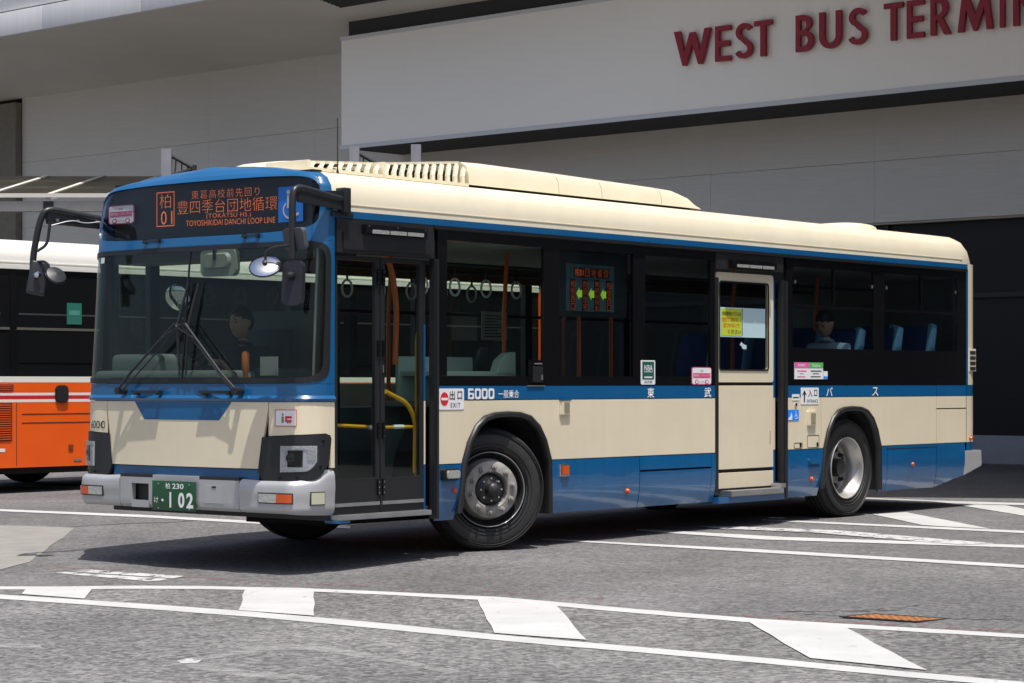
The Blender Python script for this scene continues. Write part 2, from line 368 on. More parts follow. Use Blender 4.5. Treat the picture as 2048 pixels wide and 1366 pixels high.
for b in ([(3.57, 22.25), (3.97, 22.6), (4.28, 20.04), (3.87, 20.45), (3.77, 20.6)], [(4.73, 24.2), (5.26, 23.9), (5.29, 23.18), (5.34, 22.47), (5.06, 21.32), (5.02, 22.0), (4.82, 23.56)]):
    ground_poly('road_marking', b, RPAINT, 0.0045)
band([(3.93, 25.52), (4.02, 25.41), (4.8, 24.76), (5.55, 24.29), (5.9, 24.04), (5.8, 23.65), (5.46, 23.89), (4.7, 24.24), (3.91, 24.6), (3.8, 24.71)], RPAINT, 0.006)
ground_poly('road_marking', [(-1.71, 11.43), (-1.67, 11.51), (-1.58, 11.51), (-1.59, 11.33), (-1.67, 11.31)], RWORN)
COARSE = asphalt_mat('coarse asphalt', 34, (0.146, 0.143, 0.142, 1), 0.54, 1.5)
def resurfacing():
    edge = [(-6, 15.2), (-3.7, 15.46), (-3.53, 15.47), (-2.67, 15.49), (-2.14, 15.41), (-1.44, 15.2), (-0.74, 14.84), (-0.08, 14.45), (0.77, 13.68), (1.46, 13.12), (2.13, 12.7), (2.81, 12.27), (4.2, 11.3), (6, 10.2)]
    xs = [-6 + .2 * i for i in range(61)]; ts = [0, .1, .25, .45, .7, 1, 1.4, 1.9, 2.5, 3.5, 5, 8]; V = []; F = []
    for x in xs:
        for t in ts: y = interp(x, edge) - t; V.append((x, y, gz(x, y) + .0018))
    n = len(ts)
    for i in range(len(xs) - 1):
        for j in range(n - 1): F.append([i * n + j, i * n + j + 1, (i + 1) * n + j + 1, (i + 1) * n + j])
    o = mesh('road_resurfacing', V, F, COARSE); o['kind'] = 'structure'
    if o.data.polygons[0].normal.z < 0: o.data.flip_normals()
resurfacing()
CONC = mat('worn concrete patch', (0.235, 0.225, 0.205), 0.85, var=0.14, vscale=5, bump=0.3, bscale=60)
ground_poly('concrete_patch', [(-5.19, 21.09), (-4.81, 21.08), (-4.4, 20.89), (-4.03, 20.66), (-3.92, 19.62), (-3.88, 18.82), (-3.81, 18.2), (-3.76, 17.48), (-3.86, 16.89), (-4.03, 16.35), (-5.6, 16.0)], CONC, 0.003)

FADED = paint_mat('faded road paint', (0.40, 0.40, 0.39), 0.36, 0.3, 0.7)
for b in ([(-1.61, 11.42), (-1.25, 11.86), (-1.2, 11.96), (-1.05, 11.86), (-0.62, 11.36), (-0.30, 10.9), (-0.24, 11.0), (-0.58, 11.48), (-1.0, 12.05), (-1.25, 12.12), (-1.36, 11.98), (-1.66, 11.54)],
          [(-1.62, 11.3), (-1.2, 10.95), (-0.9, 10.8), (-0.95, 10.65), (-1.3, 10.8), (-1.62, 11.15)], [(-2.95, 12.3), (-2.55, 12.1), (-2.5, 11.95), (-3.0, 12.05)]):
    ground_poly('road_marking', b, FADED, 0.004)
REDF = paint_mat('faded red line', (0.30, 0.10, 0.09), 0.44, 0.2, 0.7)
band([(-3.95, 17.45), (-3.3, 16.95), (-2.3, 16.15), (-1.4, 15.6), (-0.3, 15.0), (0.6, 14.4), (0.58, 14.36), (-0.32, 14.96), (-1.42, 15.56), (-2.32, 16.11), (-3.32, 16.91), (-3.97, 17.41)], REDF, 0.0033)
band([(1.4, 13.42), (2.0, 13.02), (2.9, 12.48), (2.88, 12.42), (1.98, 12.96), (1.38, 13.36)], REDF, 0.0033)
CRK = mat('asphalt crack', (0.022, 0.021, 0.021), 0.9)
def crack(P, w_):
    L = []; Rr = []
    for i, (x, y) in enumerate(P):
        k = w_ * random.uniform(.3, 1.2); L.append((x, y + k)); Rr.append((x, y - k))
    ground_poly('road_crack', L + Rr[::-1], CRK, 0.0032, False)
random.seed(11)
for (xa, ya), (xb, yb), n_ in (((1.55, 13.55), (2.35, 13.5), 16), ((2.0, 13.5), (2.5, 13.72), 9), ((2.55, 13.08), (2.95, 12.98), 8), ((1.72, 13.42), (1.98, 13.28), 7)):
    crack([(xa + (xb - xa) * i / n_ + random.uniform(-.02, .02), ya + (yb - ya) * i / n_ + random.uniform(-.03, .03)) for i in range(n_ + 1)], .008)
crack([(-4.1, 20.75), (-3.6, 21.2), (-3.2, 21.35), (-2.9, 21.7)], .02)
# rusty drain grate set in the asphalt
def drain():
    g0 = [Vector((1.96, 13.21)), Vector((2.12, 13.32)), Vector((2.52, 13.08)), Vector((2.33, 12.95))]
    cx = sum(p.x for p in g0) / 4; cy = sum(p.y for p in g0) / 4
    e = empty('drain_grate', (cx, cy, gz(cx, cy))); tag(e, 'rust-orange metal drain grate set in the grey asphalt', 'drain grate')
    RUST = mat('rusty iron', (0.36, 0.135, 0.04), 0.85, var=0.45, vscale=40); IRON = mat('dark iron', (0.03, 0.028, 0.026), 0.7)
    a = (g0[3] - g0[0]).normalized(); b = (g0[1] - g0[0]).normalized(); W_ = (g0[3] - g0[0]).length; H_ = (g0[1] - g0[0]).length + 0.06
    def fl(name, s0, s1, t0, t1, z0, z1, m):
        V = []
        for z in (z0, z1):
            for s, t in ((s0, t0), (s1, t0), (s1, t1), (s0, t1)):
                q = g0[0] - Vector((cx, cy)) + a * s + b * t; V.append((q.x, q.y, z))
        return mesh(name, V, [[0, 1, 2, 3], [4, 5, 6, 7], [0, 1, 5, 4], [1, 2, 6, 5], [2, 3, 7, 6], [3, 0, 4, 7]], m, e)
    fl('pit', 0, W_, 0, H_, 0.002, 0.004, IRON)
    for s in (-0.02, W_): fl('frame', s, s + 0.02, -0.02, H_ + 0.02, 0.001, 0.008, IRON)
    for t in (-0.02, H_): fl('frame', 0, W_, t, t + 0.02, 0.001, 0.008, IRON)
    for i in range(9):
        s = W_ * (i + 0.25) / 9; fl('bar', s, s + W_ / 9 * 0.48, 0.008, H_ - 0.008, 0.0045, 0.0065, RUST)
    for t in (0.2, 0.4, 0.6, 0.8): fl('cross_bar', 0, W_, H_ * t - 0.012, H_ * t + 0.012, 0.0042, 0.006, RUST)
drain()
# ------------------------------------------------------------------ terminal building (local x runs right along the facade, y into the building)
WALLM = mat('ribbed wall cladding', (0.64, 0.615, 0.57), 0.75, streak=0.02, var=0.08, vscale=1.2, bump=0.12, bscale=3, stretch=(1, 1, 60))
SOFF = mat('soffit render', (0.64, 0.61, 0.555), 0.8, var=0.05, vscale=0.6)
FASC = mat('fascia panel paint', (0.70, 0.70, 0.71), 0.5, var=0.05, streak=0.06, vscale=0.8)
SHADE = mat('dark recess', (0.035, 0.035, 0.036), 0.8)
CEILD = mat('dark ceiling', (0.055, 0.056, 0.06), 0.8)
GREYW = mat('grey lower wall', (0.17, 0.17, 0.175), 0.8, var=0.1, vscale=1)
PLINTH = mat('blue grey plinth', (0.27, 0.28, 0.31), 0.7, var=0.08)
FRAMED = mat('dark window frame', (0.018, 0.018, 0.020), 0.6)
FRAMEL = mat('pale steel post', (0.20, 0.20, 0.225), 0.45, var=0.05)
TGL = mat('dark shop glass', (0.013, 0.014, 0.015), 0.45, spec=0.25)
BLD = empty('terminal_building', (7.9, 36.0, 0.0), R(-42.3))
tag(BLD, 'grey bus terminal building with overhanging deck behind the buses', 'building')
def bx(name, x0, x1, y0, y1, z0, z1, m, parent=BLD, bev=0.0): return box(name, x0, x1, y0, y1, z0, z1, m, parent, bev)
bx('wall_backing', -26.6, 46, 0.075, 0.6, 4.0, 8.8, WALLM)
rows = [(4.0, 5.026), (5.032, 6.604), (6.610, 8.16)]
random.seed(3)
for i in range(21):
    x0 = -26.6 + i * 3.45
    for k, (z0, z1) in enumerate(rows):
        if k == 2 and x0 > -12: continue
        d = random.uniform(0, 0.003)
        bx('wall_panel', x0 + 0.0015, x0 + 3.4485, 0.0 + d, 0.07, z0, z1, WALLM)
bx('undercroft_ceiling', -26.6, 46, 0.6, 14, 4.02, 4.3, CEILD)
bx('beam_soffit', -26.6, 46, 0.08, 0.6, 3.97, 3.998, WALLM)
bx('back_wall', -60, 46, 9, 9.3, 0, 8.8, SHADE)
# soffit and fascia of the deck
def slab(name, P, m, parent=BLD):
    """P: list of (x,y,zbottom); closed prism 0.35 thick"""
    n = len(P); V = [p for p in P] + [(p[0], p[1], p[2] + 0.35) for p in P]
    return mesh(name, V, [list(range(n)), list(range(2 * n - 1, n - 1, -1))] + [[i, (i + 1) % n, n + (i + 1) % n, n + i] for i in range(n)], m, parent)
slab('soffit', [(-60, 0, 8.15), (-60, -3.75, 8.75), (46, -3.75, 8.75), (46, 0, 8.15)], SOFF)
bx('deck', -60, 46, -3.75, 12, 9.12, 9.6, SOFF)
def w2l(X, Y):
    a = R(-42.3); dx, dy = X - 7.9, Y - 36.0
    return (math.cos(a) * dx + math.sin(a) * dy, -math.sin(a) * dx + math.cos(a) * dy)
ext = [w2l(1.5, 37.0), w2l(3.6, 23.4), w2l(10, 22.3), w2l(40, 19), (46, -3.76)]
slab('deck_extension', [(p[0], p[1], 9.1) for p in ext], SOFF)
for i in range(17):
    x0 = -60 + i * 3.3
    if x0 > -6: break
    bx('fascia_panel', x0 + 0.01, x0 + 3.29, -3.92, -3.77, 8.70, 9.20, FASC, bev=0.008)
    bx('fascia_panel', x0 + 1.0, x0 + 4.28, -3.82, -3.70, 9.26, 10.4, FASC, bev=0.008)
bx('fascia_backing', -60, -3, -3.76, -3.70, 8.8, 10.3, SHADE)
# recess with louvres in the soffit
lz = 8.15 + 0.16 * 2.75
for k in range(9):
    y = -2.35 - k * 0.1
    mesh('louvre', [(-13, y, 8.15 - 0.16 * y - 0.02), (-6, y, 8.15 - 0.16 * y - 0.02), (-6, y - 0.07, 8.15 - 0.16 * y + 0.005), (-13, y - 0.07, 8.15 - 0.16 * y + 0.005)],
         [[0, 1, 2, 3]], SHADE, BLD)
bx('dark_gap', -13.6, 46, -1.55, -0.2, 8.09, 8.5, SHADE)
# left end: pilaster, recess and downpipes
bx('pilaster', -27.6, -26.62, -0.18, 0.5, 0, 8.05, mat('weathered beige column', (0.20, 0.185, 0.15), 0.8, var=0.15))
bx('recess_wall', -60, -27.6, 1.3, 1.6, 3.0, 8.8, mat('recess dark wall', (0.13, 0.125, 0.12), 0.8, var=0.1))
bx('recess_beam', -60, -27.62, -0.05, 0.6, 7.6, 8.1, mat('recess beam', (0.10, 0.095, 0.085), 0.8))
for x in (-28.4, -29.4):
    tube('downpipe', bend([(x, 0.35, 3.0), (x, 0.35, 7.0), (x - 0.8, 0.35, 7.0)], 0.2), 0.13, FRAMEL, BLD)
for i in range(9):
    x0 = -60 + i * 5.2
    bx('lower_wall_panel', x0 + 0.01, x0 + 5.19, 0.3, 0.5, 0, 3.99, GREYW)
    for j in range(2):
        bx('window_frame', x0 + 0.7 + 2.4 * j, x0 + 2.2 + 2.4 * j, 0.22, 0.298, 1.6, 3.4, FRAMED)
        bx('window_pane', x0 + 0.8 + 2.4 * j, x0 + 2.1 + 2.4 * j, 0.20, 0.218, 1.7, 3.3, TGL)
# right: plinth, mullions and dark shop glass under the deck
bx('plinth', -13, 46, 0.15, 0.4, 0, 0.46, PLINTH, bev=0.01)
for i in range(11):
    x0 = -10 + i * 3.8
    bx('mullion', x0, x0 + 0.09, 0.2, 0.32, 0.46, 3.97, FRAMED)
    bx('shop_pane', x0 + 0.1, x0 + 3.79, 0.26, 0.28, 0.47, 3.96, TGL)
bx('transom', -10, 32, 0.19, 0.33, 2.7, 2.78, FRAMED)
for x in (9.4, 16.4, 23.4):
    bx('column', x, x + 0.5, -3.4, -2.9, 0, 9.0, mat('dark column cladding', (0.10, 0.10, 0.105), 0.5), bev=0.02)
for x in (-22, -12.0):
    bx('deck_column', x, x + 0.6, 2.0, 2.6, 0, 9.1, GREYW)

# ------------------------------------------------------------------ sign board with raised letters
SB = empty('sign_board', (7.9, 36.0, 5.91), R(-42.3))
tag(SB, 'long pale ribbed sign board with raised red letters WEST BUS TERMINAL', 'sign')
def ribbed():
    m = bpy.data.materials.new('ribbed sign face'); m.use_nodes = True; n = m.node_tree.nodes; l = m.node_tree.links; p = n['Principled BSDF']
    p.inputs['Base Color'].default_value = (0.92, 0.88, 0.81, 1); p.inputs['Roughness'].default_value = 0.55
    tc = n.new('ShaderNodeTexCoord'); wv = n.new('ShaderNodeTexWave'); wv.inputs['Scale'].default_value = 3.3; l.new(tc.outputs['Object'], wv.inputs['Vector'])
    b = n.new('ShaderNodeBump'); b.inputs['Strength'].default_value = 0.12; b.inputs['Distance'].default_value = 0.02; l.new(wv.outputs[1], b.inputs['Height']); l.new(b.outputs[0], p.inputs['Normal'])
    return m
SIGNF = ribbed()
SEND = 46
bx('face_panel', -13.74, SEND, -1.62, -1.57, 0.0, 2.17, SIGNF, SB)
bx('end_panel', -13.74, -13.69, -1.569, -0.01, 0.0, 2.17, SIGNF, SB)
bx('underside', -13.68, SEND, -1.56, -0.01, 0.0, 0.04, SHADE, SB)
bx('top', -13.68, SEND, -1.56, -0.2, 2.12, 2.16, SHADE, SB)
bx('bottom_trim', -13.75, SEND, -1.66, -1.622, -0.02, 0.06, mat('pale trim', (0.62, 0.62, 0.64), 0.4), SB)
bx('top_trim', -13.75, SEND, -1.65, -1.622, 2.12, 2.19, mat('pale trim', (0.62, 0.62, 0.64), 0.4), SB)
LRED = mat('dark red letter', (0.30, 0.008, 0.022), 0.45)
def arc(cx, cy, rx, ry, a0, a1, n=14): return [(cx + rx * math.cos(R(a0 + (a1 - a0) * i / n)), cy + ry * math.sin(R(a0 + (a1 - a0) * i / n))) for i in range(n + 1)]
def ribbon(path, w_):
    P = [Vector(p) for p in path]; L = []; Rr = []
    for i in range(len(P)):
        d = (P[min(i + 1, len(P) - 1)] - P[max(i - 1, 0)]).normalized(); nn = Vector((-d.y, d.x)) * w_ / 2
        L.append(tuple(P[i] + nn)); Rr.append(tuple(P[i] - nn))
    return [L + Rr[::-1]]
S_ = 0.14
GL = {
 'W': (1.05, [[(0, 1), (.17, 1), (.30, .36), (.455, .93), (.595, .93), (.75, .36), (.88, 1), (1.05, 1), (.80, 0), (.70, 0), (.525, .62), (.35, 0), (.25, 0)]]),
 'E': (.52, [[(0, 0), (.52, 0), (.52, S_), (S_, S_), (S_, .42), (.48, .42), (.48, .57), (S_, .57), (S_, 1 - S_), (.52, 1 - S_), (.52, 1), (0, 1)]]),
 'T': (.56, [[(.2, 0), (.36, 0), (.36, 1 - S_), (.56, 1 - S_), (.56, 1), (0, 1), (0, 1 - S_), (.2, 1 - S_)]]),
 'I': (.16, [[(0, 0), (.16, 0), (.16, 1), (0, 1)]]),
 'N': (.72, [[(0, 0), (.155, 0), (.155, .68), (.57, 0), (.72, 0), (.72, 1), (.565, 1), (.565, .33), (.15, 1), (0, 1)]]),
 'M': (.95, [[(0, 0), (.16, 0), (.23, .58), (.435, 0), (.515, 0), (.72, .58), (.79, 0), (.95, 0), (.82, 1), (.69, 1), (.475, .40), (.26, 1), (.13, 1)]]),
 'A': (.80, [[(0, 0), (.17, 0), (.235, .2), (.565, .2), (.63, 0), (.80, 0), (.48, 1), (.32, 1)], [(.29, .35), (.40, .72), (.51, .35)]]),
 'L': (.48, [[(0, 0), (.48, 0), (.48, S_), (S_, S_), (S_, 1), (0, 1)]]),
 'U': (.64, [[(0, 1)] + arc(.32, .33, .32, .34, 180, 360) + [(.64, 1), (.485, 1)] + arc(.32, .33, .165, .185, 360, 180) + [(.155, 1)]]),
 'S': (.55, ribbon(arc(.285, .745, .185, .18, 25, 250) + arc(.265, .27, .20, .195, 65, -160), S_)),
 'B': (.56, [[(0, 0), (.24, 0)] + arc(.26, .285, .30, .285, -90, 65, 10) + [(.36, .56)] + arc(.24, .765, .255, .235, -25, 90, 10) + [(0, 1)],
             [(S_, S_ - .01), (.24, S_ - .01)] + arc(.25, .29, .15, .15, -90, 90, 8) + [(S_, .44)], [(S_, .585), (.22, .585)] + arc(.235, .72, .11, .135, -90, 90, 8) + [(S_, .855)]]),
 'R': (.60, [[(0, 0), (.155, 0), (.155, .40), (.20, .40), (.41, 0), (.60, 0), (.36, .43)] + arc(.25, .715, .27, .285, -60, 90, 12) + [(0, 1)],
             [(S_, .53), (.23, .53)] + arc(.235, .69, .12, .16, -90, 90, 8) + [(S_, .85)]]),
}
def letter(ch, x, h, wscale):
    wd, spl = GL[ch]
    cu = bpy.data.curves.new('letter', 'CURVE'); cu.dimensions = '2D'; cu.fill_mode = 'BOTH'; cu.extrude = 0.03
    for s in spl:
        sp = cu.splines.new('POLY'); sp.points.add(len(s) - 1); sp.use_cyclic_u = True
        for p, q in zip(sp.points, s): p.co = (q[0] * h * wscale, q[1] * h, 0, 1)
    o = bpy.data.objects.new('letter', cu); COL.objects.link(o); bpy.context.view_layer.update()
    me = bpy.data.meshes.new_from_object(o.evaluated_get(DG())); bpy.data.objects.remove(o)
    for v in me.vertices: v.co = Vector((x + v.co.x, -1.70 - v.co.z, LZ0 + v.co.y))
    me.materials.clear(); me.materials.append(LRED); me.name = 'letter'
    link(bpy.data.objects.new('letter', me), SB)
LH = 0.595
LET = [('W', -5.37, 1.25), ('E', -4.49, 1.03), ('S', -4.08, 1.12), ('T', -3.68, 1.05), ('B', -2.845, 1.03), ('U', -2.384, 1.11), ('S', -1.83, 1.12), ('T', -1.154, 1.05), ('E', -0.73, 1.0), ('R', -0.30, 1.0), ('M', 0.184, 1.08), ('I', 0.92, 0.8), ('N', 1.147, 1.05), ('A', 1.72, 1.05), ('L', 2.32, 1.0)]
LZ0 = 0.805
for ch, x, wscale in LET: letter(ch, x, LH, wscale)

# ------------------------------------------------------------------ glazed shelter roof on the platform
def shelter():
    e = empty('bus_shelter', (-9.0, 44.5, 0)); tag(e, 'low glazed platform canopy with pale rafters beside the terminal', 'canopy')
    gm = bpy.data.materials.new('dusty canopy glass'); gm.use_nodes = True; n = gm.node_tree.nodes; l = gm.node_tree.links; n.remove(n['Principled BSDF'])
    t = n.new('ShaderNodeBsdfTransparent'); t.inputs[0].default_value = (.55, .56, .55, 1); tr = n.new('ShaderNodeBsdfTranslucent'); tr.inputs[0].default_value = (.72, .70, .64, 1)
    mx = n.new('ShaderNodeMixShader'); mx.inputs[0].default_value = .7; l.new(t.outputs[0], mx.inputs[1]); l.new(tr.outputs[0], mx.inputs[2]); l.new(mx.outputs[0], n['Material Output'].inputs[0])
    RAF = mat('pale rafter paint', (0.62, 0.60, 0.54), 0.5, var=0.06); GUT = mat('beige gutter', (0.42, 0.40, 0.36), 0.6, var=0.08)
    x0, x1 = -2.6, 2.0; zf, zb, yb = 5.02, 5.72, 3.6
    def q(x, y, dz): return (x + 0.12 * y, y, zf + (zb - zf) * y / yb + dz)
    k = 0; x = x0
    while x < x1 - 0.1:
        mesh('roof_pane', [q(x + .05, .05, .02), q(x + 1.15, .05, .02), q(x + 1.15, yb, .02), q(x + .05, yb, .02), q(x + .05, .05, .03), q(x + 1.15, .05, .03), q(x + 1.15, yb, .03), q(x + .05, yb, .03)],
             [[0, 1, 2, 3], [4, 5, 6, 7], [0, 1, 5, 4], [1, 2, 6, 5], [2, 3, 7, 6], [3, 0, 4, 7]], gm, e)
        mesh('rafter', [q(x - .05, 0, -.08), q(x + .05, 0, -.08), q(x + .05, yb, -.08), q(x - .05, yb, -.08), q(x - .05, 0, .05), q(x + .05, 0, .05), q(x + .05, yb, .05), q(x - .05, yb, .05)],
             [[0, 1, 2, 3], [4, 5, 6, 7], [0, 1, 5, 4], [1, 2, 6, 5], [2, 3, 7, 6], [3, 0, 4, 7]], RAF, e)
        box('rafter_shoe', x - .1, x + .1, -.02, .18, zf - .28, zf - .1, SHADE, e)
        x += 1.2
    box('edge_rail', x0 - .1, x1 + .1, -.08, -.01, zf - .03, zf + .05, RAF, e)
    box('gutter', x0 - .1, x1 + .1, .0, .25, zf - .30, zf - .10, GUT, e)
    tube('purlin', [q(x0, 1.4, -.1), q(x1, 1.4, -.1)], .04, RAF, e)
    tube('purlin', [q(x0, 2.7, -.1), q(x1, 2.7, -.1)], .04, RAF, e)
    for xx in (-1.6, 1.4): box('post', xx, xx + .16, .4, .56, 0, zf - .2, FRAMEL, e)
shelter()
def steel_post(X, Y, ztop, label, arm=True):
    e = empty('steel_post', (X, Y, 0)); tag(e, label, 'post', 'steel posts of the platform')
    box('shaft', -.09, .09, -.09, .09, 0, ztop, FRAMEL, e, 0.01)
    if arm:
        tube('bracket', [(.09, .05, ztop - .12), (.48, .05, ztop - .34)], .035, FRAMED, e)
        tube('bracket', [(.09, .05, ztop - .45), (.48, .05, ztop - .34)], .03, FRAMED, e)
        for k in range(3): tube('strut', [(.16 + .1 * k, .05, ztop - .16 - .055 * k), (.14 + .12 * k, .05, ztop - .43)], .012, FRAMED, e)
        box('end_plate', .46, .52, -.02, .12, ztop - .5, ztop - .28, FRAMED, e)
steel_post(-6.16, 40, 5.48, 'grey steel post with a dark bracket above the front of the blue bus')
steel_post(-2.81, 40, 5.52, 'grey steel post below the left end of the sign board')
steel_post(-1.71, 40, 5.56, 'grey steel post right of the one under the sign board corner', False)
# ------------------------------------------------------------------ the blue and cream bus
# local frame: x back from the front axle, y from the door side (0) to the far side (2.485), z up
WB = 2.485; HWB = WB / 2
BUS = empty('city_bus', (BX, BY, 0), math.pi / 2 - TH)
tag(BUS, 'blue and cream city bus numbered 6000 with a lit destination sign, turning in the foreground', 'bus')
INS = [(2.56, 0), (2.65, .006), (2.74, .022), (2.80, .06), (2.84, .13), (2.865, .30), (2.88, .42), (2.903, .60), (2.922, .82), (2.935, 1.05), (2.94, 1.2)]
UC = [(.2, -2.31), (.65, -2.305), (1.15, -2.295), (1.35, -2.285), (2.2, -2.21), (2.5, -2.17), (2.75, -2.13), (2.81, -2.11), (2.86, -2.08), (2.90, -2.04), (2.925, -2.005), (2.94, -1.985)]
A0 = [(1.2, 1.14), (1.4, 1.06), (2.3, .95)]
UEND = -1.93
def S(q, z, off=0.0):
    hw = HWB - interp(z, INS); a0 = min(interp(z, A0), hw * .75); c0 = interp(z, UC); n = 2 / 2.8
    def at(qq):
        s = 1 if qq >= 0 else -1; a = abs(qq)
        if a <= a0: return Vector((c0 + .05 * (a / max(a0, .01)) ** 2, HWB + s * a))
        t = min((a - a0) / (1.41 - a0), 1) * math.pi / 2; Av = hw - a0; Au = UEND - (c0 + .05)
        return Vector((c0 + .05 + Au * (1 - math.cos(t) ** n if math.cos(t) > 1e-9 else 1), HWB + s * (a0 + Av * math.sin(t) ** n)))
    p = at(q)
    if off:
        d = at(min(q + .01, 1.41)) - at(max(q - .01, -1.41)); d.normalize(); p = p + Vector((-d.y, d.x)) * off
    return (p.x, p.y, z)
def BS(q, z, off=0.0):
    a0 = 1.08; c0 = -2.335; n = 2 / 2.3
    def at(qq):
        s = 1 if qq >= 0 else -1; a = abs(qq)
        if a <= a0: return Vector((c0 + .04 * (a / a0) ** 2, HWB + s * a))
        t = min((a - a0) / .35, 1) * math.pi / 2; Av = HWB + .006 - a0; Au = -1.925 - (c0 + .04)
        return Vector((c0 + .04 + Au * (1 - math.cos(t) ** n if math.cos(t) > 1e-9 else 1), HWB + s * (a0 + Av * math.sin(t) ** n)))
    p = at(q)
    if off:
        d = at(min(q + .01, 1.43)) - at(max(q - .01, -1.43)); d.normalize(); p = p + Vector((-d.y, d.x)) * off
    return (p.x, p.y, z)
def strip(name, q0, q1, bot, top, m, off=0.0, thick=0.02, parent=BUS, surf=S, nq=None, nz=1, smooth=True, extra=()):
    """solid patch of the front shell between heights bot(q) and top(q); off may be (lower, upper)"""
    fb = bot if callable(bot) else (lambda q: bot); ft = top if callable(top) else (lambda q: top)
    nq = nq or max(2, int(abs(q1 - q0) / .06)); qs = sorted(set([round(q0 + (q1 - q0) * i / nq, 4) for i in range(nq + 1)] + [x for x in extra if q0 < x < q1]))
    o0, o1 = off if isinstance(off, tuple) else (off, off)
    fo = off if callable(off) else (lambda t: o0 + (o1 - o0) * t)
    V = []; F = []; C = len(qs); Rn = nz + 1
    for lay in (0, 1):
        for j in range(Rn):
            for q in qs:
                t = j / nz; z = fb(q) + (ft(q) - fb(q)) * t; V.append(surf(q, z, fo(t) - lay * thick))
    N = C * Rn
    for j in range(nz):
        for i in range(C - 1):
            a = j * C + i; F.append([a, a + 1, a + C + 1, a + C]); b = N + a; F.append([b, b + C, b + C + 1, b + 1])
    for i in range(C - 1):
        F.append([i, N + i, N + i + 1, i + 1]); a = nz * C + i; F.append([a, a + 1, N + a + 1, N + a])
    for j in range(nz):
        a = j * C; F.append([a, a + C, N + a + C, N + a]); a = j * C + C - 1; F.append([a, N + a, N + a + C, a + C])
    return mesh(name, V, F, m, parent, smooth=smooth)
def hole(Q, zb, zt, n):
    zm = (zb + zt) / 2; h = (zt - zb) / 2
    def f(q, s):
        x = min(abs(q) / Q, 1.0); return zm + s * h * max(0.0, 1 - x ** n) ** (1 / n)
    return (lambda q: f(q, -1)), (lambda q: f(q, 1))
EX = [s * (1.1 + .01 * i) for i in range(31) for s in (-1, 1)]
# --- front shell
lb, lt = hole(1.24, 2.40, 2.825, 5)
strip('sign_surround', -1.41, 1.41, lt, 2.94, BLUE, nz=28, nq=60, extra=EX)
strip('sign_surround', -1.41, 1.41, 2.335, lb, BLUE, nz=2, nq=60, extra=EX)
strip('sign_window', -1.225, 1.225, lambda q: lb(q) + .004, lambda q: lt(q) - .004, GLASSLED, off=-.008, thick=.005, nz=5, nq=50, extra=EX)
gb, gt = hole(1.385, 1.302, 2.331, 14)
strip('pillar_surround', -1.41, 1.41, gt, 2.3335, BLUE, nz=3, nq=60, extra=EX, thick=.03)
strip('pillar_surround', -1.41, 1.41, 1.30, gb, BLUE, nz=3, nq=60, extra=EX, thick=.03)
wb_, wt_ = hole(1.335, 1.34, 2.295, 14)
strip('windscreen_gasket', -1.384, 1.384, wt_, lambda q: gt(q) - .002, RUBBER, off=.006, nz=3, nq=60, extra=EX, thick=.03)
strip('windscreen_gasket', -1.384, 1.384, lambda q: gb(q) + .002, wb_, RUBBER, off=.006, nz=3, nq=60, extra=EX, thick=.03)
strip('windscreen_pane', -1.33, -.006, lambda q: wb_(q) + .002, lambda q: wt_(q) - .002, GLASSW, off=-.004, thick=.006, nz=6, nq=30, extra=EX)
strip('windscreen_pane', .006, 1.33, lambda q: wb_(q) + .002, lambda q: wt_(q) - .002, GLASSW, off=-.004, thick=.006, nz=6, nq=30, extra=EX)
for s in (-1, 1):
    q0, q1 = sorted((s * 1.30, s * 1.405)); strip('pillar_lining', q0, q1, 1.31, 2.33, BLACKM, off=-.036, thick=.02, nq=10, nz=3)
strip('windscreen_divider', -.005, .005, 1.343, 2.292, RUBBER, off=.002, thick=.012, nz=6, nq=2)
strip('front_belt', -1.41, 1.41, 1.214, 1.298, BLUE, nq=50)
strip('belt_lip', -1.41, 1.41, 1.17, 1.19, BLUE, off=(.006, .016), thick=.03, nq=50)
strip('belt_lip', -1.41, 1.41, 1.1905, 1.2135, BLUE, off=(.016, .0), thick=.03, nq=50)
def hb(q):
    a = abs(q); return .682 if a < .806 else min(1.16, .682 + (a - .806) / .086 * .485)
strip('front_hatch', -.884, .884, hb, 1.166, CREAM, nq=40, nz=4, extra=[-.806, .806])
strip('hatch_emblem_panel', -.53, .53, lambda q: 1.03 if abs(q) < .41 else 1.03 + (abs(q) - .41) / .12 * .132, 1.164, BLUE, off=.0025, thick=.006, nq=30, extra=[-.41, .41])
strip('front_lower_trim', -.80, .80, .585, .675, BLUE, off=-.012, nq=30)
strip('hatch_shadow_gap', -1.38, 1.38, .58, 1.168, SEAM, off=-.03, thick=.01, nq=40, nz=2)
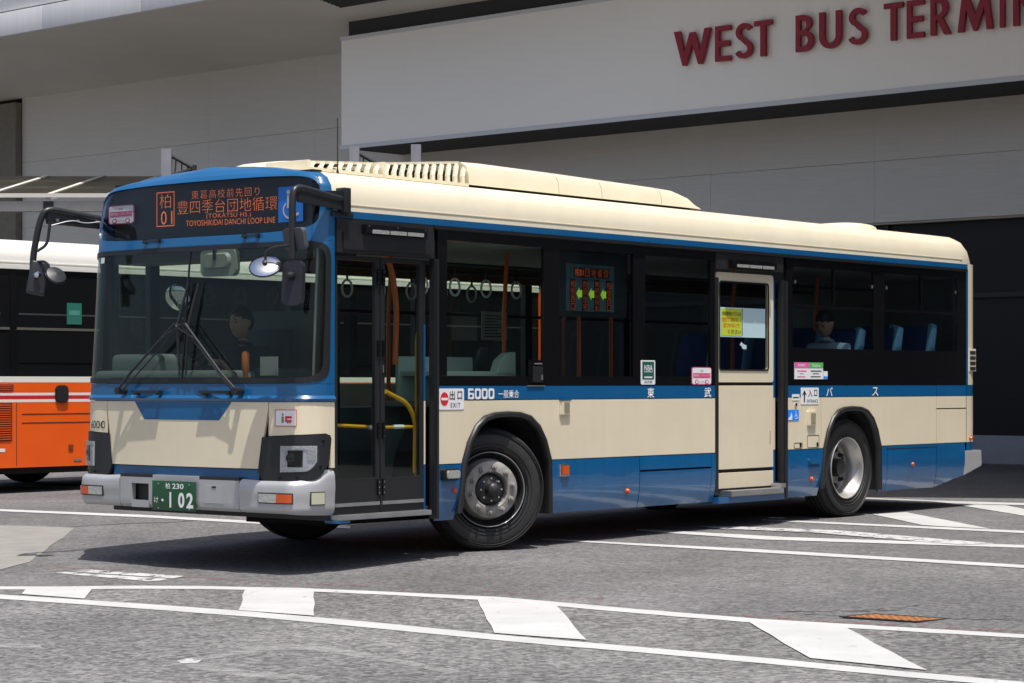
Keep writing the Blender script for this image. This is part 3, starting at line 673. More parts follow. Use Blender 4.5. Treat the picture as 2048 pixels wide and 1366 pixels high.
for s in (-1, 1):
    def Q(a, b): return (min(s * a, s * b), max(s * a, s * b))
    q0, q1 = Q(.892, 1.41)
    strip('front_corner_panel', q0, q1, lambda q: interp(abs(q), [(.892, .92), (1.05, .93), (1.36, .94), (1.392, .925), (1.3925, .69), (1.41, .69)]), 1.166, CREAM, nq=36, nz=3, extra=[s * 1.36, s * 1.392, s * 1.3925])
    q0, q1 = Q(.806, 1.391)
    bz = strip('headlight_bezel', q0, q1, lambda q: interp(abs(q), [(.806, .66), (.84, .605), (.94, .592), (1.227, .607), (1.316, .636), (1.368, .706), (1.386, .835), (1.391, .90)]),
          lambda q: interp(abs(q), [(.806, .67), (.84, .912), (1.05, .924), (1.365, .934), (1.387, .918), (1.391, .90)]), BLKPL, off=.012, thick=.03, nq=30, nz=4, extra=[s * .84, s * 1.365, s * 1.386])
    q0, q1 = Q(.985, 1.28)
    lf = lambda q: interp(abs(q), [(.985, .662), (1.20, .668), (1.25, .70), (1.28, .74)])
    h = strip('headlight', q0, q1, lf, .852, mat('bright reflector', (.72, .73, .75), .22, metal=.55), off=.016, thick=.006, nq=12, nz=2)
    a, b = Q(.985, 1.10)
    p = Vector(S(s * 1.07, .765, .018)); d = Vector(S(s * 1.07, .765, .03)) - p; d.normalize()
    def disc(name, r0, r1, h0, h1, m, par, cen=None, n=24):
        c = p if cen is None else cen; x = Vector((0, 0, 1)); y = d.cross(x); V = []
        for r_, hh in ((r0, h0), (r1, h1)):
            for k in range(n):
                t = 2 * math.pi * k / n; V.append(c + d * hh + x * r_ * math.cos(t) + y * r_ * math.sin(t))
        mesh(name, V, [[k, (k + 1) % n, n + (k + 1) % n, n + k] for k in range(n)] + [list(range(n, 2 * n))], m, par, smooth=True)
    a, b = Q(1.045, 1.165); strip('projector', a, b, .70, .82, BLACKG, off=.024, thick=.008, nq=5, parent=h)
    disc('projector_lens', .036, .02, .006, .016, BLACKG, h)
    a, b = Q(.995, 1.265); strip('reflector_bar', a, b, .826, .848, CLEARL, off=.024, thick=.006, nq=8, parent=h)
    a, b = Q(1.0, 1.03); strip('reflector_bar', a, b, .715, .815, CLEARL, off=.022, thick=.006, nq=3, parent=h)
    a, b = Q(.995, 1.21); strip('reflector_bar', a, b, .676, .70, CLEARL, off=.022, thick=.005, nq=8, parent=h)
    a, b = Q(1.20, 1.265); strip('reflector_bar', a, b, .75, .84, CLEARL, off=.024, thick=.006, nq=4, parent=h)
    q0, q1 = Q(.983, 1.282); strip('lens_cover', q0, q1, lambda q: lf(max(min(q, 1.28), -1.28)) - .003, .856, glass('headlight cover', (.93, .94, .95)), off=.034, thick=.004, nq=12, parent=h)
    for qq, zz in ((1.33, .885), (1.31, .70), (.98, .62), (1.12, .625)):
        pp = Vector(S(s * qq, zz, .013)); box('bolt', pp.x - .008, pp.x + .008, pp.y - .008, pp.y + .008, pp.z - .008, pp.z + .008, BLACKG, BUS)
# --- bumper in three sections
bt = lambda q: interp(abs(q), [(0, .618), (.6, .607), (.85, .596), (1.2, .600), (1.33, .612), (1.385, .672), (1.43, .685)])
bbm = lambda q: interp(abs(q), [(0, .366), (1.1, .362), (1.43, .345)])
BOFF = lambda t: .003 - .03 * max(0, (.16 - t) / .16) ** 2 - .03 * max(0, (t - .86) / .14) ** 2 + .006 * math.exp(-((t - .62) / .2) ** 2)
for s in (-1, 1):
    q0, q1 = sorted((s * .66, s * 1.425))
    strip('bumper_end', q0, q1, bbm, bt, SILVER, surf=BS, thick=.03, nq=44, nz=14, off=BOFF)
    q0, q1 = sorted((s * .852, s * 1.172)); g = strip('indicator', q0, q1, .436, .514, BLACKM, surf=BS, off=.013, thick=.01, nq=10)
    q0, q1 = sorted((s * .862, s * 1.03)); strip('lens', q0, q1, .444, .506, CLEARL, surf=BS, off=.019, thick=.01, nq=6, parent=g)
    q0, q1 = sorted((s * 1.034, s * 1.164)); strip('lens', q0, q1, .444, .506, AMBER, surf=BS, off=.019, thick=.01, nq=6, parent=g)
for a, b in ((-.652, .315), (.515, .652)): strip('bumper_centre', a, b, bbm, .592, SILVER, surf=BS, thick=.04, nq=12, nz=10, off=lambda t: -.026 * max(0, (.16 - t) / .16) ** 2)
strip('bumper_centre', .3155, .5145, .545, .592, SILVER, surf=BS, thick=.05, nq=4); strip('bumper_centre', .3155, .5145, bbm, .418, SILVER, surf=BS, thick=.05, nq=4)
strip('tow_recess', .30, .53, .40, .56, BLACKM, surf=BS, off=-.055, thick=.01, nq=3)
for a, b in ((-.652, -.245), (.27, .652)): strip('bumper_step', a, b, .5925, .616, BLKPL, surf=BS, off=-.001, thick=.05, nq=8)
strip('bumper_centre', -.244, .269, .5925, .614, SILVER, surf=BS, thick=.05, nq=6)
strip('tow_cover', -.503, -.30, .42, .548, SILVER, surf=BS, off=.006, thick=.008, nq=4)
strip('tow_cover_notch', -.425, -.385, .532, .546, BLACKM, surf=BS, off=.009, thick=.004, nq=2)
fl_ = strip('cornering_lamp', -1.372, -1.285, .425, .522, BLACKM, surf=BS, off=.010, thick=.012, nq=5); strip('lens', -1.366, -1.291, .432, .515, mat('yellowed lens', (.50, .50, .36), .2, coat=.5), surf=BS, off=.018, thick=.01, nq=5, parent=fl_)
# number plate
PL = box('number_plate', -2.353, -2.346, 1.018, 1.494, .352, .572, PLATEG, BUS, .002)
pu = -2.3545
ftext('柏', 1.345, 1.295, .515, .558, pu, WHITEP, PL, .01); ftext('230', 1.27, 1.145, .515, .555, pu, WHITEP, PL, .02)
ftext('け', 1.468, 1.425, .405, .45, pu, WHITEP, PL, .01); ftext('・', 1.39, 1.365, .418, .438, pu, WHITEP, PL, .03)
for body, a, b in (('1', 1.30, 1.28), ('0', 1.205, 1.135), ('2', 1.115, 1.04)): ftext(body if body != '1' else 'l', a, b, .375, .49, pu, WHITEP, PL, .035)
for v in (1.08, 1.42):
    for z in (.368, .55): box('plate_bolt', -2.358, -2.3535, v - .006, v + .006, z - .006, z + .006, STEEL, PL)
# front stickers and lettering
def fpatch(name, q0, q1, z0, z1, m, off=.004, parent=BUS): return strip(name, q0, q1, z0, z1, m, off=off, thick=.003, nq=4, parent=parent)
ic = fpatch('card_sticker', -1.108, -.94, .992, 1.112, REDP, .005); fpatch('sticker_face', -1.103, -.945, .997, 1.107, WHITEP, .007, ic)
fpatch('sticker_mark', -1.002, -.986, 1.018, 1.062, mat('olive print', (.2, .2, .1), .5), .009, ic); fpatch('sticker_mark', -.9985, -.9895, 1.068, 1.086, mat('olive print', (.2, .2, .1), .5), .009, ic)
for q0, q1, z0, z1 in ((-1.068, -1.014, 1.05, 1.066), (-1.028, -1.014, 1.024, 1.049), (-1.068, -1.03, 1.024, 1.038), (-1.06, -1.05, 1.014, 1.023), (-1.04, -1.03, 1.014, 1.023)): fpatch('sticker_mark', q0, q1, z0, z1, REDP, .009, ic)
def curved_text(body, q0, q1, z0, z1, m, off, bold=0.0, parent=BUS, space=1.0):
    me = text_geo(body, 0, bold, space); xs = [v.co.x for v in me.vertices]; ys = [v.co.y for v in me.vertices]
    for v in me.vertices:
        q = q0 + (v.co.x - min(xs)) / (max(xs) - min(xs)) * (q1 - q0); z = z0 + (v.co.y - min(ys)) / (max(ys) - min(ys)) * (z1 - z0); v.co = Vector(S(q, z, off))
    me.materials.clear(); me.materials.append(m); me.name = 'lettering'; return link(bpy.data.objects.new('lettering', me), BUS)
fpatch('inspection_sticker', 1.0, 1.05, 2.24, 2.285, mat('pale sticker', (.5, .62, .6), .5), .003)
curved_text('6000', 1.06, .91, .952, 1.012, BLACKP, .003)
# handles on the belt and below the sign
for a, b in ((.19, .51), (-.56, -.25)):
    strip('grab_handle', a, b, 1.228, 1.248, BLKPL, off=.06, thick=.022, nq=8)
    for q in (a + .015, b - .045): strip('handle_mount', q, q + .03, 1.215, 1.247, BLKPL, off=.045, thick=.05, nq=2)
for a, b in ((.345, .536), (-.707, -.548)):
    strip('sign_handle', a, b, 2.378, 2.394, BLKPL, off=.03, thick=.014, nq=5)
    for q in (a, b - .03): strip('handle_mount', q, q + .03, 2.372, 2.398, BLKPL, off=.028, thick=.03, nq=2)
# wipers: cranked arms to upright blades by the divider
def P3(q, z, off): return Vector(S(q, z, off))
for (qa, za), (qb, zb), (qt, zt), (ql, zl) in (((.655, 1.255), (.035, 1.745), (-.035, 2.06), (.0, 1.36)), ((-.63, 1.255), (-.08, 1.745), (-.145, 2.05), (-.07, 1.36))):
    e = tube('wiper_arm', [P3(qa, za, .07), P3(qa * .75 + qb * .25, za * .75 + zb * .25, .085), P3(qb, zb, .075)], .010, BLKPL, BUS, 8)
    tube('link_rod', [P3(qa - .05 * (1 if qa > 0 else -1), za + .0, .06), P3(qb - .03 * (1 if qa > 0 else -1), zb - .03, .06)], .006, BLKPL, e, 6)
    tube('pivot', [P3(qa, za - .01, 0), P3(qa, za - .01, .085)], .028, BLKPL, e, 12)
    bl = tube('wiper_blade', [P3(ql, zl, .025), P3((ql + qb) / 2, (zl + zb) / 2, .035), P3(qb, zb, .04), P3((qb + qt) / 2, (zb + zt) / 2, .035), P3(qt, zt, .025)], [.007, .011, .013, .011, .006], BLKPL, BUS, 8)
    tube('hose', bend([P3(qb, zb, .06), P3(qb - .10 * (1 if qa > 0 else -1) * -1 * -1, zb - .01, .1), P3(qb + (qa - qb) * .22, zb + (za - zb) * .22, .09)], .06), .004, BLKPL, e, 6)
# --- destination sign behind its window
SGN = box('destination_sign', -2.0, -1.9, .16, 2.33, 2.38, 2.86, mat('sign matrix black', (.012, .013, .012), .5), BUS)
su = -2.006
def ledframe(v0, v1, z0, z1, sl, t, u, m, parent):
    o = [(v0, z0), (v1, z0), (v1, z1), (v0, z1)]; i = [(v0 - t, z0 + t), (v1 + t, z0 + t), (v1 + t, z1 - t), (v0 - t, z1 - t)]
    mesh('route_frame', [(u, a, b) for a, b in o] + [(u, a, b) for a, b in i], [[0, 1, 5, 4], [1, 2, 6, 5], [2, 3, 7, 6], [3, 0, 4, 7]], m, parent)
ledframe(1.835, 1.632, 2.512, 2.778, 0, .007, su, LED, SGN)
ftext('柏', 1.80, 1.672, 2.652, 2.762, su, LED, SGN, -.016); ftext('01', 1.785, 1.655, 2.527, 2.63, su, LED, SGN, -.004, space=1.2)
ftext('東葛高校前先回り', 1.437, .70, 2.705, 2.770, su, LED, SGN, -.016, -.012, 1.22)
ftext('豊四季台団地循環', 1.597, .513, 2.598, 2.700, su, LED, SGN, -.016, -.016)
ftext('(TOKATSU HS.)', 1.273, .79, 2.545, 2.588, su, LED, SGN, -.01, -.02, 1.1); ftext('TOYOSHIKIDAI DANCHI LOOP LINE', 1.50, .534, 2.502, 2.545, su, LED, SGN, -.008, -.016)
def isa(cx, cz, h, plane, m, parent):
    """seated wheelchair user: head, body, seat, wheel ring"""
    def f(x, y): return plane(cx + (x - .5) * h, cz + (y - .5) * h)
    def poly(P): mesh('pictogram', [f(*p) for p in P], [list(range(len(P)))], m, parent)
    poly([(.42 + .075 * math.cos(t * .4), .88 + .075 * math.sin(t * .4)) for t in range(16)])
    poly([(.37, .78), (.45, .78), (.45, .60), (.66, .60), (.66, .53), (.45, .53), (.45, .46), (.66, .46), (.78, .20), (.88, .24), (.90, .17), (.74, .10), (.60, .38), (.37, .38)])
    A = [(.45 + .27 * math.cos(R(120 + i * 10)), .32 + .27 * math.sin(R(120 + i * 10))) for i in range(22)]; B = [(.45 + .21 * math.cos(R(120 + i * 10)), .32 + .21 * math.sin(R(120 + i * 10))) for i in range(22)]
    mesh('pictogram', [f(*p) for p in A + B], [[i, i + 1, 22 + i + 1, 22 + i] for i in range(21)], m, parent)
WC = box('wheelchair_sign', -2.03, -2.025, .228, .477, 2.483, 2.742, BLUEP, BUS)
isa(.353, 2.612, .235, lambda x, z: (-2.033, 2 * .353 - x, z), WHITEP, WC)
def ns_sticker(o, ax, ay, w_, h_, nrm, parent, m=PINKP):
    """round-cornered bus-shaped sticker: crimson edge, white face, crimson band, two wheels"""
    o = Vector(o); ax = Vector(ax); ay = Vector(ay); nrm = Vector(nrm)
    def pl(P, k, mm, nm): return mesh(nm, [o + ax * x * w_ + ay * y * h_ + nrm * k for x, y in P], [list(range(len(P)))], mm, par)
    par = parent
    V = [o + ax * x * w_ + ay * y * h_ for x, y in rrect_pts(0, 1, 0, 1, .12)]; n = len(V)
    st = mesh('bus_sticker', V + [v + nrm * .002 for v in V], [list(range(n)), list(range(n, 2 * n))] + [[i, (i + 1) % n, n + (i + 1) % n, n + i] for i in range(n)], m, parent); par = st
    pl(rrect_pts(.035, .965, .05, .95, .09), .0035, WHITEP, 'sticker_face'); pl([(.07, .40), (.93, .40), (.93, .66), (.07, .66)], .005, m, 'sticker_band')
    for cx in (.25, .75):
        pl([(cx + .095 * math.cos(i * .5), .17 + .13 * math.sin(i * .5)) for i in range(12)], .005, m, 'sticker_wheel'); pl([(cx + .055 * math.cos(i * .5), .17 + .08 * math.sin(i * .5)) for i in range(12)], .0065, WHITEP, 'sticker_wheel')
    for body, x, y, ww, hh, mm in (('標準仕様ノンステップバス', .1, .45, .8, .16, WHITEP), ('認定', .42, .75, .16, .10, BLACKP), ('国土交通省', .37, .13, .26, .09, m)):
        text(body, o + ax * x * w_ + ay * y * h_ + nrm * .0065, ax, ay, ww * w_, hh * h_, mm, st)
ns_sticker((-2.03, 2.37, 2.55), (0, -1, 0), (0, 0, 1), .305, .15, (-1, 0, 0), BUS)

# --- door-side panels
AF = [(-.584, .30), (-.523, .683), (-.454, .85), (-.362, .975), (-.254, 1.047), (-.129, 1.073), (.03, 1.08), (.19, 1.073), (.319, 1.044), (.434, .965), (.517, .85), (.584, .683), (.595, .247)]
AFi = [(-.535, .30), (-.475, .683), (-.41, .845), (-.32, .955), (-.225, 1.008), (-.115, 1.03), (.03, 1.036), (.175, 1.03), (.29, 1.002), (.396, .93), (.476, .825), (.538, .67), (.545, .247)]
AR = [(5.3 + (u - .02) * .97, z) for u, z in AF]; ARi = [(5.3 + (u - .02) * .97, z) for u, z in AFi]
def arch_panels(A, name_c, u0, u1, zc0, zc1, v0=0.0, v1=.025):
    prism('side_panel', [(u0, zc0)] + [p for p in A[1:-1]] + [(u1, zc0), (u1, zc1), (u0, zc1)], v0, v1, CREAM, BUS, .002)
def skirt(name, left, right, z0, z1, taper=None):
    """blue lower panel, gently bellied and tucked in towards its lower edge"""
    fl = left if callable(left) else (lambda z: left); fr = right if callable(right) else (lambda z: right)
    fz = z0 if callable(z0) else (lambda u: z0)
    nz, nu = 8, 8; V = []; F = []
    for lay in (0, 1):
        for j in range(nz + 1):
            for i in range(nu + 1):
                t = j / nz; zg = fz(fl(.4) + (fr(.4) - fl(.4)) * i / nu); z = zg + (z1 - zg) * t; u = fl(z) + (fr(z) - fl(z)) * i / nu
                v = interp(z, [(.22, .034), (.26, .024), (.32, .010), (.40, .0), (.50, -.006), (.60, -.005), (.68, .0)]); V.append((u, v + lay * .02, z))
    C = nu + 1; N = C * (nz + 1)
    for j in range(nz):
        for i in range(nu):
            a = j * C + i; F.append([a, a + 1, a + C + 1, a + C]); F.append([N + a, N + a + C, N + a + C + 1, N + a + 1])
    for i in range(nu): F.append([i, N + i, N + i + 1, i + 1]); a = nz * C + i; F.append([a, a + 1, N + a + 1, N + a])
    for j in range(nz): a = j * C; F.append([a, a + C, N + a + C, N + a]); a = j * C + nu; F.append([a, N + a, N + a + C, a + C])
    return mesh(name, V, F, BLUESK, BUS, smooth=True)
arch_panels(AF, '', -.80, 2.95, .683, 1.168)
skirt('skirt_panel', -.80, lambda z: -.592 + (z - .25) / .427 * .068, .25, .677)
skirt('skirt_panel', lambda z: .596 - (z - .245) / .43 * .011, 1.80, .245, .677)
skirt('skirt_hatch', 1.81, 2.88, .562, .677); skirt('skirt_hatch', 1.81, 2.88, .245, .546); skirt('skirt_panel', 2.886, 2.95, .245, .677)
rect('belt_panel', -.80, 2.95, 1.1725, 1.283, 0, .025, BLUE, BUS, .002)
rect('side_panel', 4.13, 4.738, .683, 1.168, 0, .025, CREAM, BUS, .002)
prism('side_panel', [(4.746, .683)] + AR[1:-1] + [(6.99, .683), (6.99, 1.168), (4.746, 1.168)], 0, .025, CREAM, BUS, .002)
rect('engine_hatch', 7.0, 7.632, .683, 1.034, 0, .025, CREAM, BUS, .002); rect('engine_hatch', 7.0, 7.632, 1.045, 1.168, 0, .025, CREAM, BUS, .002)
skirt('skirt_panel', 4.13, lambda z: 4.708 + (z - .24) / .437 * .064, .232, .677)
skirt('skirt_panel', 5.858, 5.978, .228, .677)
skirt('skirt_hatch', 5.986, 6.984, .23, .640); skirt('skirt_panel', 5.986, 6.984, .652, .677)
skirt('skirt_panel', 6.992, 7.6, lambda u: .232 + (u - 6.992) / .608 * .108, .677)
rect('belt_panel', 4.13, 6.99, 1.1725, 1.283, 0, .025, BLUE, BUS, .002); rect('belt_panel', 6.998, 7.632, 1.1725, 1.283, 0, .025, BLUE, BUS, .002)
rect('side_backing', -.80, 2.95, 1.10, 1.30, .026, .06, DARK, BUS); rect('side_backing', 4.13, 7.66, 1.10, 1.30, .026, .06, DARK, BUS)
for a, b in ((-.80, -.60), (.61, 2.95), (4.13, 4.70), (5.88, 7.66)): rect('side_backing', a, b, .70, 1.099, .026, .06, DARK, BUS)
rect('skirt_backing', .66, 2.95, .30, .699, .026, .06, DARK, BUS); rect('skirt_backing', 5.95, 7.6, .36, .699, .026, .06, DARK, BUS)
# rear corner, curved round
RC = [(7.64, 0), (7.74, .004), (7.82, .02), (7.875, .06), (7.905, .13), (7.915, .25), (7.92, 1.2425), (7.915, 2.235), (7.905, 2.355), (7.875, 2.425), (7.82, 2.465), (7.74, 2.481), (7.64, 2.485)]
def corner(name, z0, z1, m, i0=0, i1=None, taper=0.0):
    P = RC[i0:i1]; n = len(P); V = [(u - taper * 0, v, z0) for u, v in P] + [(u, v, z1) for u, v in P] ; F = [[i, i + 1, n + i + 1, n + i] for i in range(n - 1)]
    return mesh(name, V, F, m, BUS, smooth=True)
corner('rear_panel', .36, .678, BLUE); corner('rear_panel', .683, 1.168, CREAM); corner('rear_panel', 1.1725, 1.283, BLUE); corner('rear_panel', 1.287, 2.56, CREAM)
rect('window_edge_stripe', 7.637, 7.672, 1.287, 2.50, -.002, .004, BLUE, BUS)
prism('rear_bumper', [(7.585, .337), (7.965, .425), (7.955, .594), (7.607, .594)], -.012, .05, SILVER, BUS, .01)
box('rear_bumper_bar', 7.90, 7.965, .05, 2.435, .42, .594, SILVER, BUS, .01)
GR = rect('air_grille', 7.69, 7.84, 1.43, 1.668, -.004, .002, CREAM, BUS)
for k in range(4): rect('slot', 7.71, 7.83, 1.44 + k * .056, 1.478 + k * .056, -.007, -.003, SEAM, GR)
# black window band
BBo = BLACKG
rect('window_rail', -.80, 2.95, 2.40, 2.50, 0, .03, BBo, BUS); rect('window_rail', -.80, 2.95, 1.287, 1.36, 0, .03, BBo, BUS)
for a, b in ((-.80, -.69), (.50, .70), (1.72, 1.89), (2.88, 2.95)): rect('window_pillar', a, b, 1.3605, 2.3995, .001, .03, BBo, BUS)
rect('window_pane', -.689, .499, 1.361, 2.399, .004, .009, GLASSC, BUS); rect('window_pane', .701, 1.719, 1.361, 2.399, .004, .009, GLASSD, BUS); rect('window_pane', 1.891, 2.879, 1.361, 2.399, .004, .009, GLASSD, BUS)
rect('window_rail', 4.13, 7.635, 2.40, 2.50, 0, .03, BBo, BUS); rect('window_rail', 4.13, 7.635, 1.287, 1.635, 0, .03, BBo, BUS)
for a, b in ((4.13, 4.235), (5.73, 5.93), (7.44, 7.635)): rect('window_pillar', a, b, 1.6355, 2.3995, .001, .03, BBo, BUS)
for a, b in ((4.236, 5.729), (5.931, 7.439)):
    rect('window_pane', a, b, 1.636, 2.015, .006, .011, GLASSD, BUS); rect('window_bar', a, b, 2.0155, 2.045, .0, .03, BBo, BUS)
    m_ = (a + b) / 2; rect('window_pane', a, m_ - .012, 2.0455, 2.399, .004, .009, GLASSD, BUS); rect('window_pane', m_ + .012, b, 2.0455, 2.399, .006, .011, GLASSD, BUS); rect('window_bar', m_ - .011, m_ + .011, 2.0455, 2.399, .002, .03, BBo, BUS)
    for x in (a + .03, b - .05): rect('latch', x, x + .02, 2.24, 2.27, -.006, .0, STEEL, BUS)
# blue cant rail, gutter, drip ridge
rect('cant_rail', -1.93, 7.66, 2.506, 2.557, -.004, .03, BLUE, BUS, .002)
rect('gutter', -.86, 7.62, 2.475, 2.503, -.028, .02, RUBBER, BUS, .004)
rect('drip_ridge', -1.80, 7.55, 2.600, 2.609, -.003, .02, CREAMROOF, BUS, .0012)
# front door: header, folding leaves
DV = .04
rect('door_header', -1.925, -.85, 2.25, 2.503, -.012, .05, BLACKM, BUS, .006)
rect('door_header_cover', -1.86, -.90, 2.275, 2.40, -.02, -.0125, BLACKM, BUS, .004)
def lamp_bar(u0, u1, z0, z1):
    h = rect('step_lamp', u0, u1, z0, z1, -.055, -.012, BLACKG, BUS, .008)
    w_ = (u1 - u0) * .84 / 3; s0 = u0 + (u1 - u0) * .1
    for k in range(3): rect('lamp_lens', s0 + k * w_, s0 + k * w_ + w_ * .93, z0 + .004, z0 + .032, -.061, -.056, CLEARL, h)
    for k in (0, .5, 1): rect('rivet', u0 + .03 + k * (u1 - u0 - .07), u0 + .042 + k * (u1 - u0 - .07), z1 - .016, z1 - .006, -.058, -.0555, CHROME, h)
lamp_bar(-1.66, -.97, 2.40, 2.468)
def leaf(u0, u1):
    d = framed('door_leaf', rrect_pts(u0, u1, .345, 2.24, .01, 2), rrect_pts(u0 + .045, u1 - .045, .60, 2.205, .01, 2), DV, DV + .035, BLKPL, BUS)
    prism('door_glass', [(u0 + .045, .60), (u1 - .045, .60), (u1 - .045, 2.205), (u0 + .045, 2.205)], DV + .012, DV + .018, GLASSC, d)
    rect('kick_panel', u0 + .04, u1 - .04, .415, .594, DV + .004, DV + .03, BLKPL, d); rect('kick_strip', u0 + .01, u1 - .01, .40, .425, DV - .012, DV - .001, STEEL, d)
    return d
l1 = leaf(-1.905, -1.408); l2 = leaf(-1.398, -.915)
for z in (.53, .95, 1.56, 2.09):
    for u in (-1.44, -1.385):
        rect('hinge', u, u + .022, z - .06, z + .06, DV - .016, DV - .001, BLACKG, BUS)
        for dz in (-.04, 0, .04): rect('hinge_bolt', u + .006, u + .014, z + dz - .005, z + dz + .005, DV - .020, DV - .0165, CHROME, BUS)
rect('door_lock', -1.386, -1.366, 1.38, 1.44, DV - .018, DV - .001, CHROME, BUS, .003)
rect('door_post', -.853, -.803, .27, 2.25, -.028, .04, BLKPL, BUS, .012)
for z0, z1, m in ((.30, .68, BLUE), (.685, 1.168, CREAM), (1.173, 1.75, BLUE), (1.751, 2.24, BLKPL)): rect('door_jamb', -.905, -.885, z0, z1, .05, .07, m, BUS)
rect('door_step', -1.90, -.905, .305, .342, -.035, .30, STEEL, BUS, .006)
rect('sill_trim', -1.93, -1.80, .285, .304, -.03, .1, BLUE, BUS)
# middle door: sliding leaf in three cream panels
MV = .055
mo = rrect_pts(3.04, 3.99, 1.312, 2.305, .035, 5); mi = rrect_pts(3.098, 3.90, 1.425, 2.22, .03, 5)
MD = framed('sliding_door', mo, mi, MV, MV + .03, CREAM, BUS)
prism('door_glass', mi, MV + .012, MV + .018, GLASSD, MD); framed('glass_seal', rrect_pts(3.090, 3.908, 1.417, 2.228, .035, 5), rrect_pts(3.104, 3.894, 1.431, 2.214, .03, 5), MV - .006, MV - .0005, RUBBER, MD)
rect('door_panel', 3.04, 3.99, .525, 1.282, MV, MV + .03, CREAM, MD, .003); rect('door_panel', 3.04, 3.99, .352, .494, MV, MV + .03, CREAM, MD, .003)
rect('door_backing', 3.03, 4.0, .345, 1.315, MV + .032, MV + .05, SEAM, MD); rect('pull_slot', 3.925, 3.94, .74, .86, MV - .003, MV - .0005, mat('slot brass', (.45, .35, .2), .4), MD)
rect('door_header', 2.95, 4.06, 2.33, 2.503, -.010, .06, BLACKM, BUS, .004); lamp_bar(3.145, 3.885, 2.345, 2.415)
rect('door_track', 2.962, 3.028, .30, 2.25, .015, .05, BLKPL, BUS); rect('door_post', 4.055, 4.125, .22, 2.26, -.028, .05, BLKPL, BUS, .014)
for z0, z1, m in ((.32, .68, BLUE), (.685, 1.168, CREAM), (1.173, 2.25, BLUE)): rect('door_jamb', 3.995, 4.05, z0, z1, .075, .09, m, BUS)
rect('ramp_step', 3.12, 3.985, .285, .335, -.07, .30, STEEL, BUS, .008); rect('ramp_trim', 2.96, 4.05, .225, .284, -.03, .2, BLUESK, BUS, .004); rect('step_bracket', 3.94, 4.03, .335, .375, -.06, .05, STEEL, BUS, .005)
# papers and stickers on the middle door glass
pv = MV + .008
PP = rect('door_notice', 3.118, 3.862, 1.722, 1.99, pv, pv + .003, PALEP, BUS)
rect('yellow_sheet', 3.135, 3.468, 1.735, 1.978, pv - .002, pv - .0005, YELLOWP, PP); rect('sheet_gap', 3.474, 3.482, 1.735, 1.985, pv - .002, pv - .0005, SEAM, PP)
for body, z, mm, a, b in (('発車直後のバスには', 1.915, BLACKP, 3.15, 3.455), ('危険ですので', 1.862, REDP, 3.15, 3.40), ('近づかないで', 1.81, REDP, 3.17, 3.43), ('ください', 1.752, BLACKP, 3.24, 3.455)): stext(body, a, b, z, z + .038, pv - .0035, mm, PP, .01)
prism('hand_mark', [(3.44, 1.655), (3.455, 1.662), (3.47, 1.68), (3.478, 1.672), (3.50, 1.66), (3.55, 1.65), (3.55, 1.614), (3.49, 1.616), (3.47, 1.64)], pv, pv + .002, PALEP, BUS)
# stickers along the side
E1 = rrect('exit_sign', -.797, -.496, 1.10, 1.262, .014, -.004, -.0005, WHITEP, BUS)
prism('red_disc', [(-.727 + .047 * math.cos(t * .2618), 1.182 + .052 * math.sin(t * .2618)) for t in range(24)], -.0055, -.0042, REDP, E1); rect('white_bar', -.764, -.690, 1.172, 1.191, -.007, -.0057, WHITEP, E1)
stext('出', -.668, -.605, 1.175, 1.245, -.0055, BLACKP, E1, .012); stext('口', -.575, -.52, 1.178, 1.24, -.0055, BLACKP, E1, .012); stext('EXIT', -.655, -.54, 1.117, 1.152, -.0055, BLACKP, E1, 0, 1.15)
for i, ch in enumerate('6000'):
    u0 = -.445 + i * .082; o = rrect_pts(u0, u0 + .07, 1.178, 1.262, .018, 3); ii = rrect_pts(u0 + .018, u0 + .052, 1.196, 1.244, .008, 3)
    if i: framed('numeral', o, ii, -.003, -.0005, WHITEP, BUS)
    else:
        prism('numeral', rrect_pts(u0, u0 + .018, 1.178, 1.262, .006, 2), -.003, -.0005, WHITEP, BUS); rect('numeral', u0 + .018, u0 + .062, 1.245, 1.262, -.003, -.0005, WHITEP, BUS)
        framed('numeral', rrect_pts(u0 + .0181, u0 + .07, 1.178, 1.228, .012, 3), rrect_pts(u0 + .0182, u0 + .053, 1.194, 1.213, .006, 3), -.003, -.0005, WHITEP, BUS)
stext('一般乗合', -.08, .178, 1.186, 1.25, -.003, WHITEP, BUS, .006)
for ch, a, b in (('東', 1.917, 2.017), ('武', 2.776, 2.883), ('バ', 4.828, 4.945), ('ス', 5.69, 5.806)): stext(ch, a, b, 1.178, 1.265, -.003, WHITEP, BUS, .012)
NB = rrect('certificate_sticker', 1.823, 2.03, 1.292, 1.50, .012, -.004, -.0005, WHITEP, BUS); rect('green_field', 1.842, 2.012, 1.335, 1.488, -.0055, -.0042, DKGREEN, NB); stext('NBA', 1.868, 1.988, 1.41, 1.46, -.007, WHITEP, NB, .01); stext('会員章', 1.87, 1.985, 1.302, 1.325, -.0055, BLACKP, NB)
rect('rule_line', 1.865, 1.99, 1.398, 1.403, -.007, -.006, WHITEP, NB); rect('rule_line', 1.868, 1.985, 1.348, 1.36, -.007, -.006, WHITEP, NB)
ns_sticker((2.578, -.001, 1.288), (1, 0, 0), (0, 0, 1), .31, .158, (0, -1, 0), BUS, mat('rose print', (.62, .05, .18), .5))
EN = rrect('entrance_sign', 4.376, 4.69, 1.104, 1.262, .014, -.004, -.0005, WHITEP, BUS)
prism('arrow', [(4.425, 1.125), (4.445, 1.125), (4.445, 1.20), (4.475, 1.19), (4.435, 1.238), (4.395, 1.19), (4.425, 1.20)], -.0055, -.0042, BLACKP, EN)
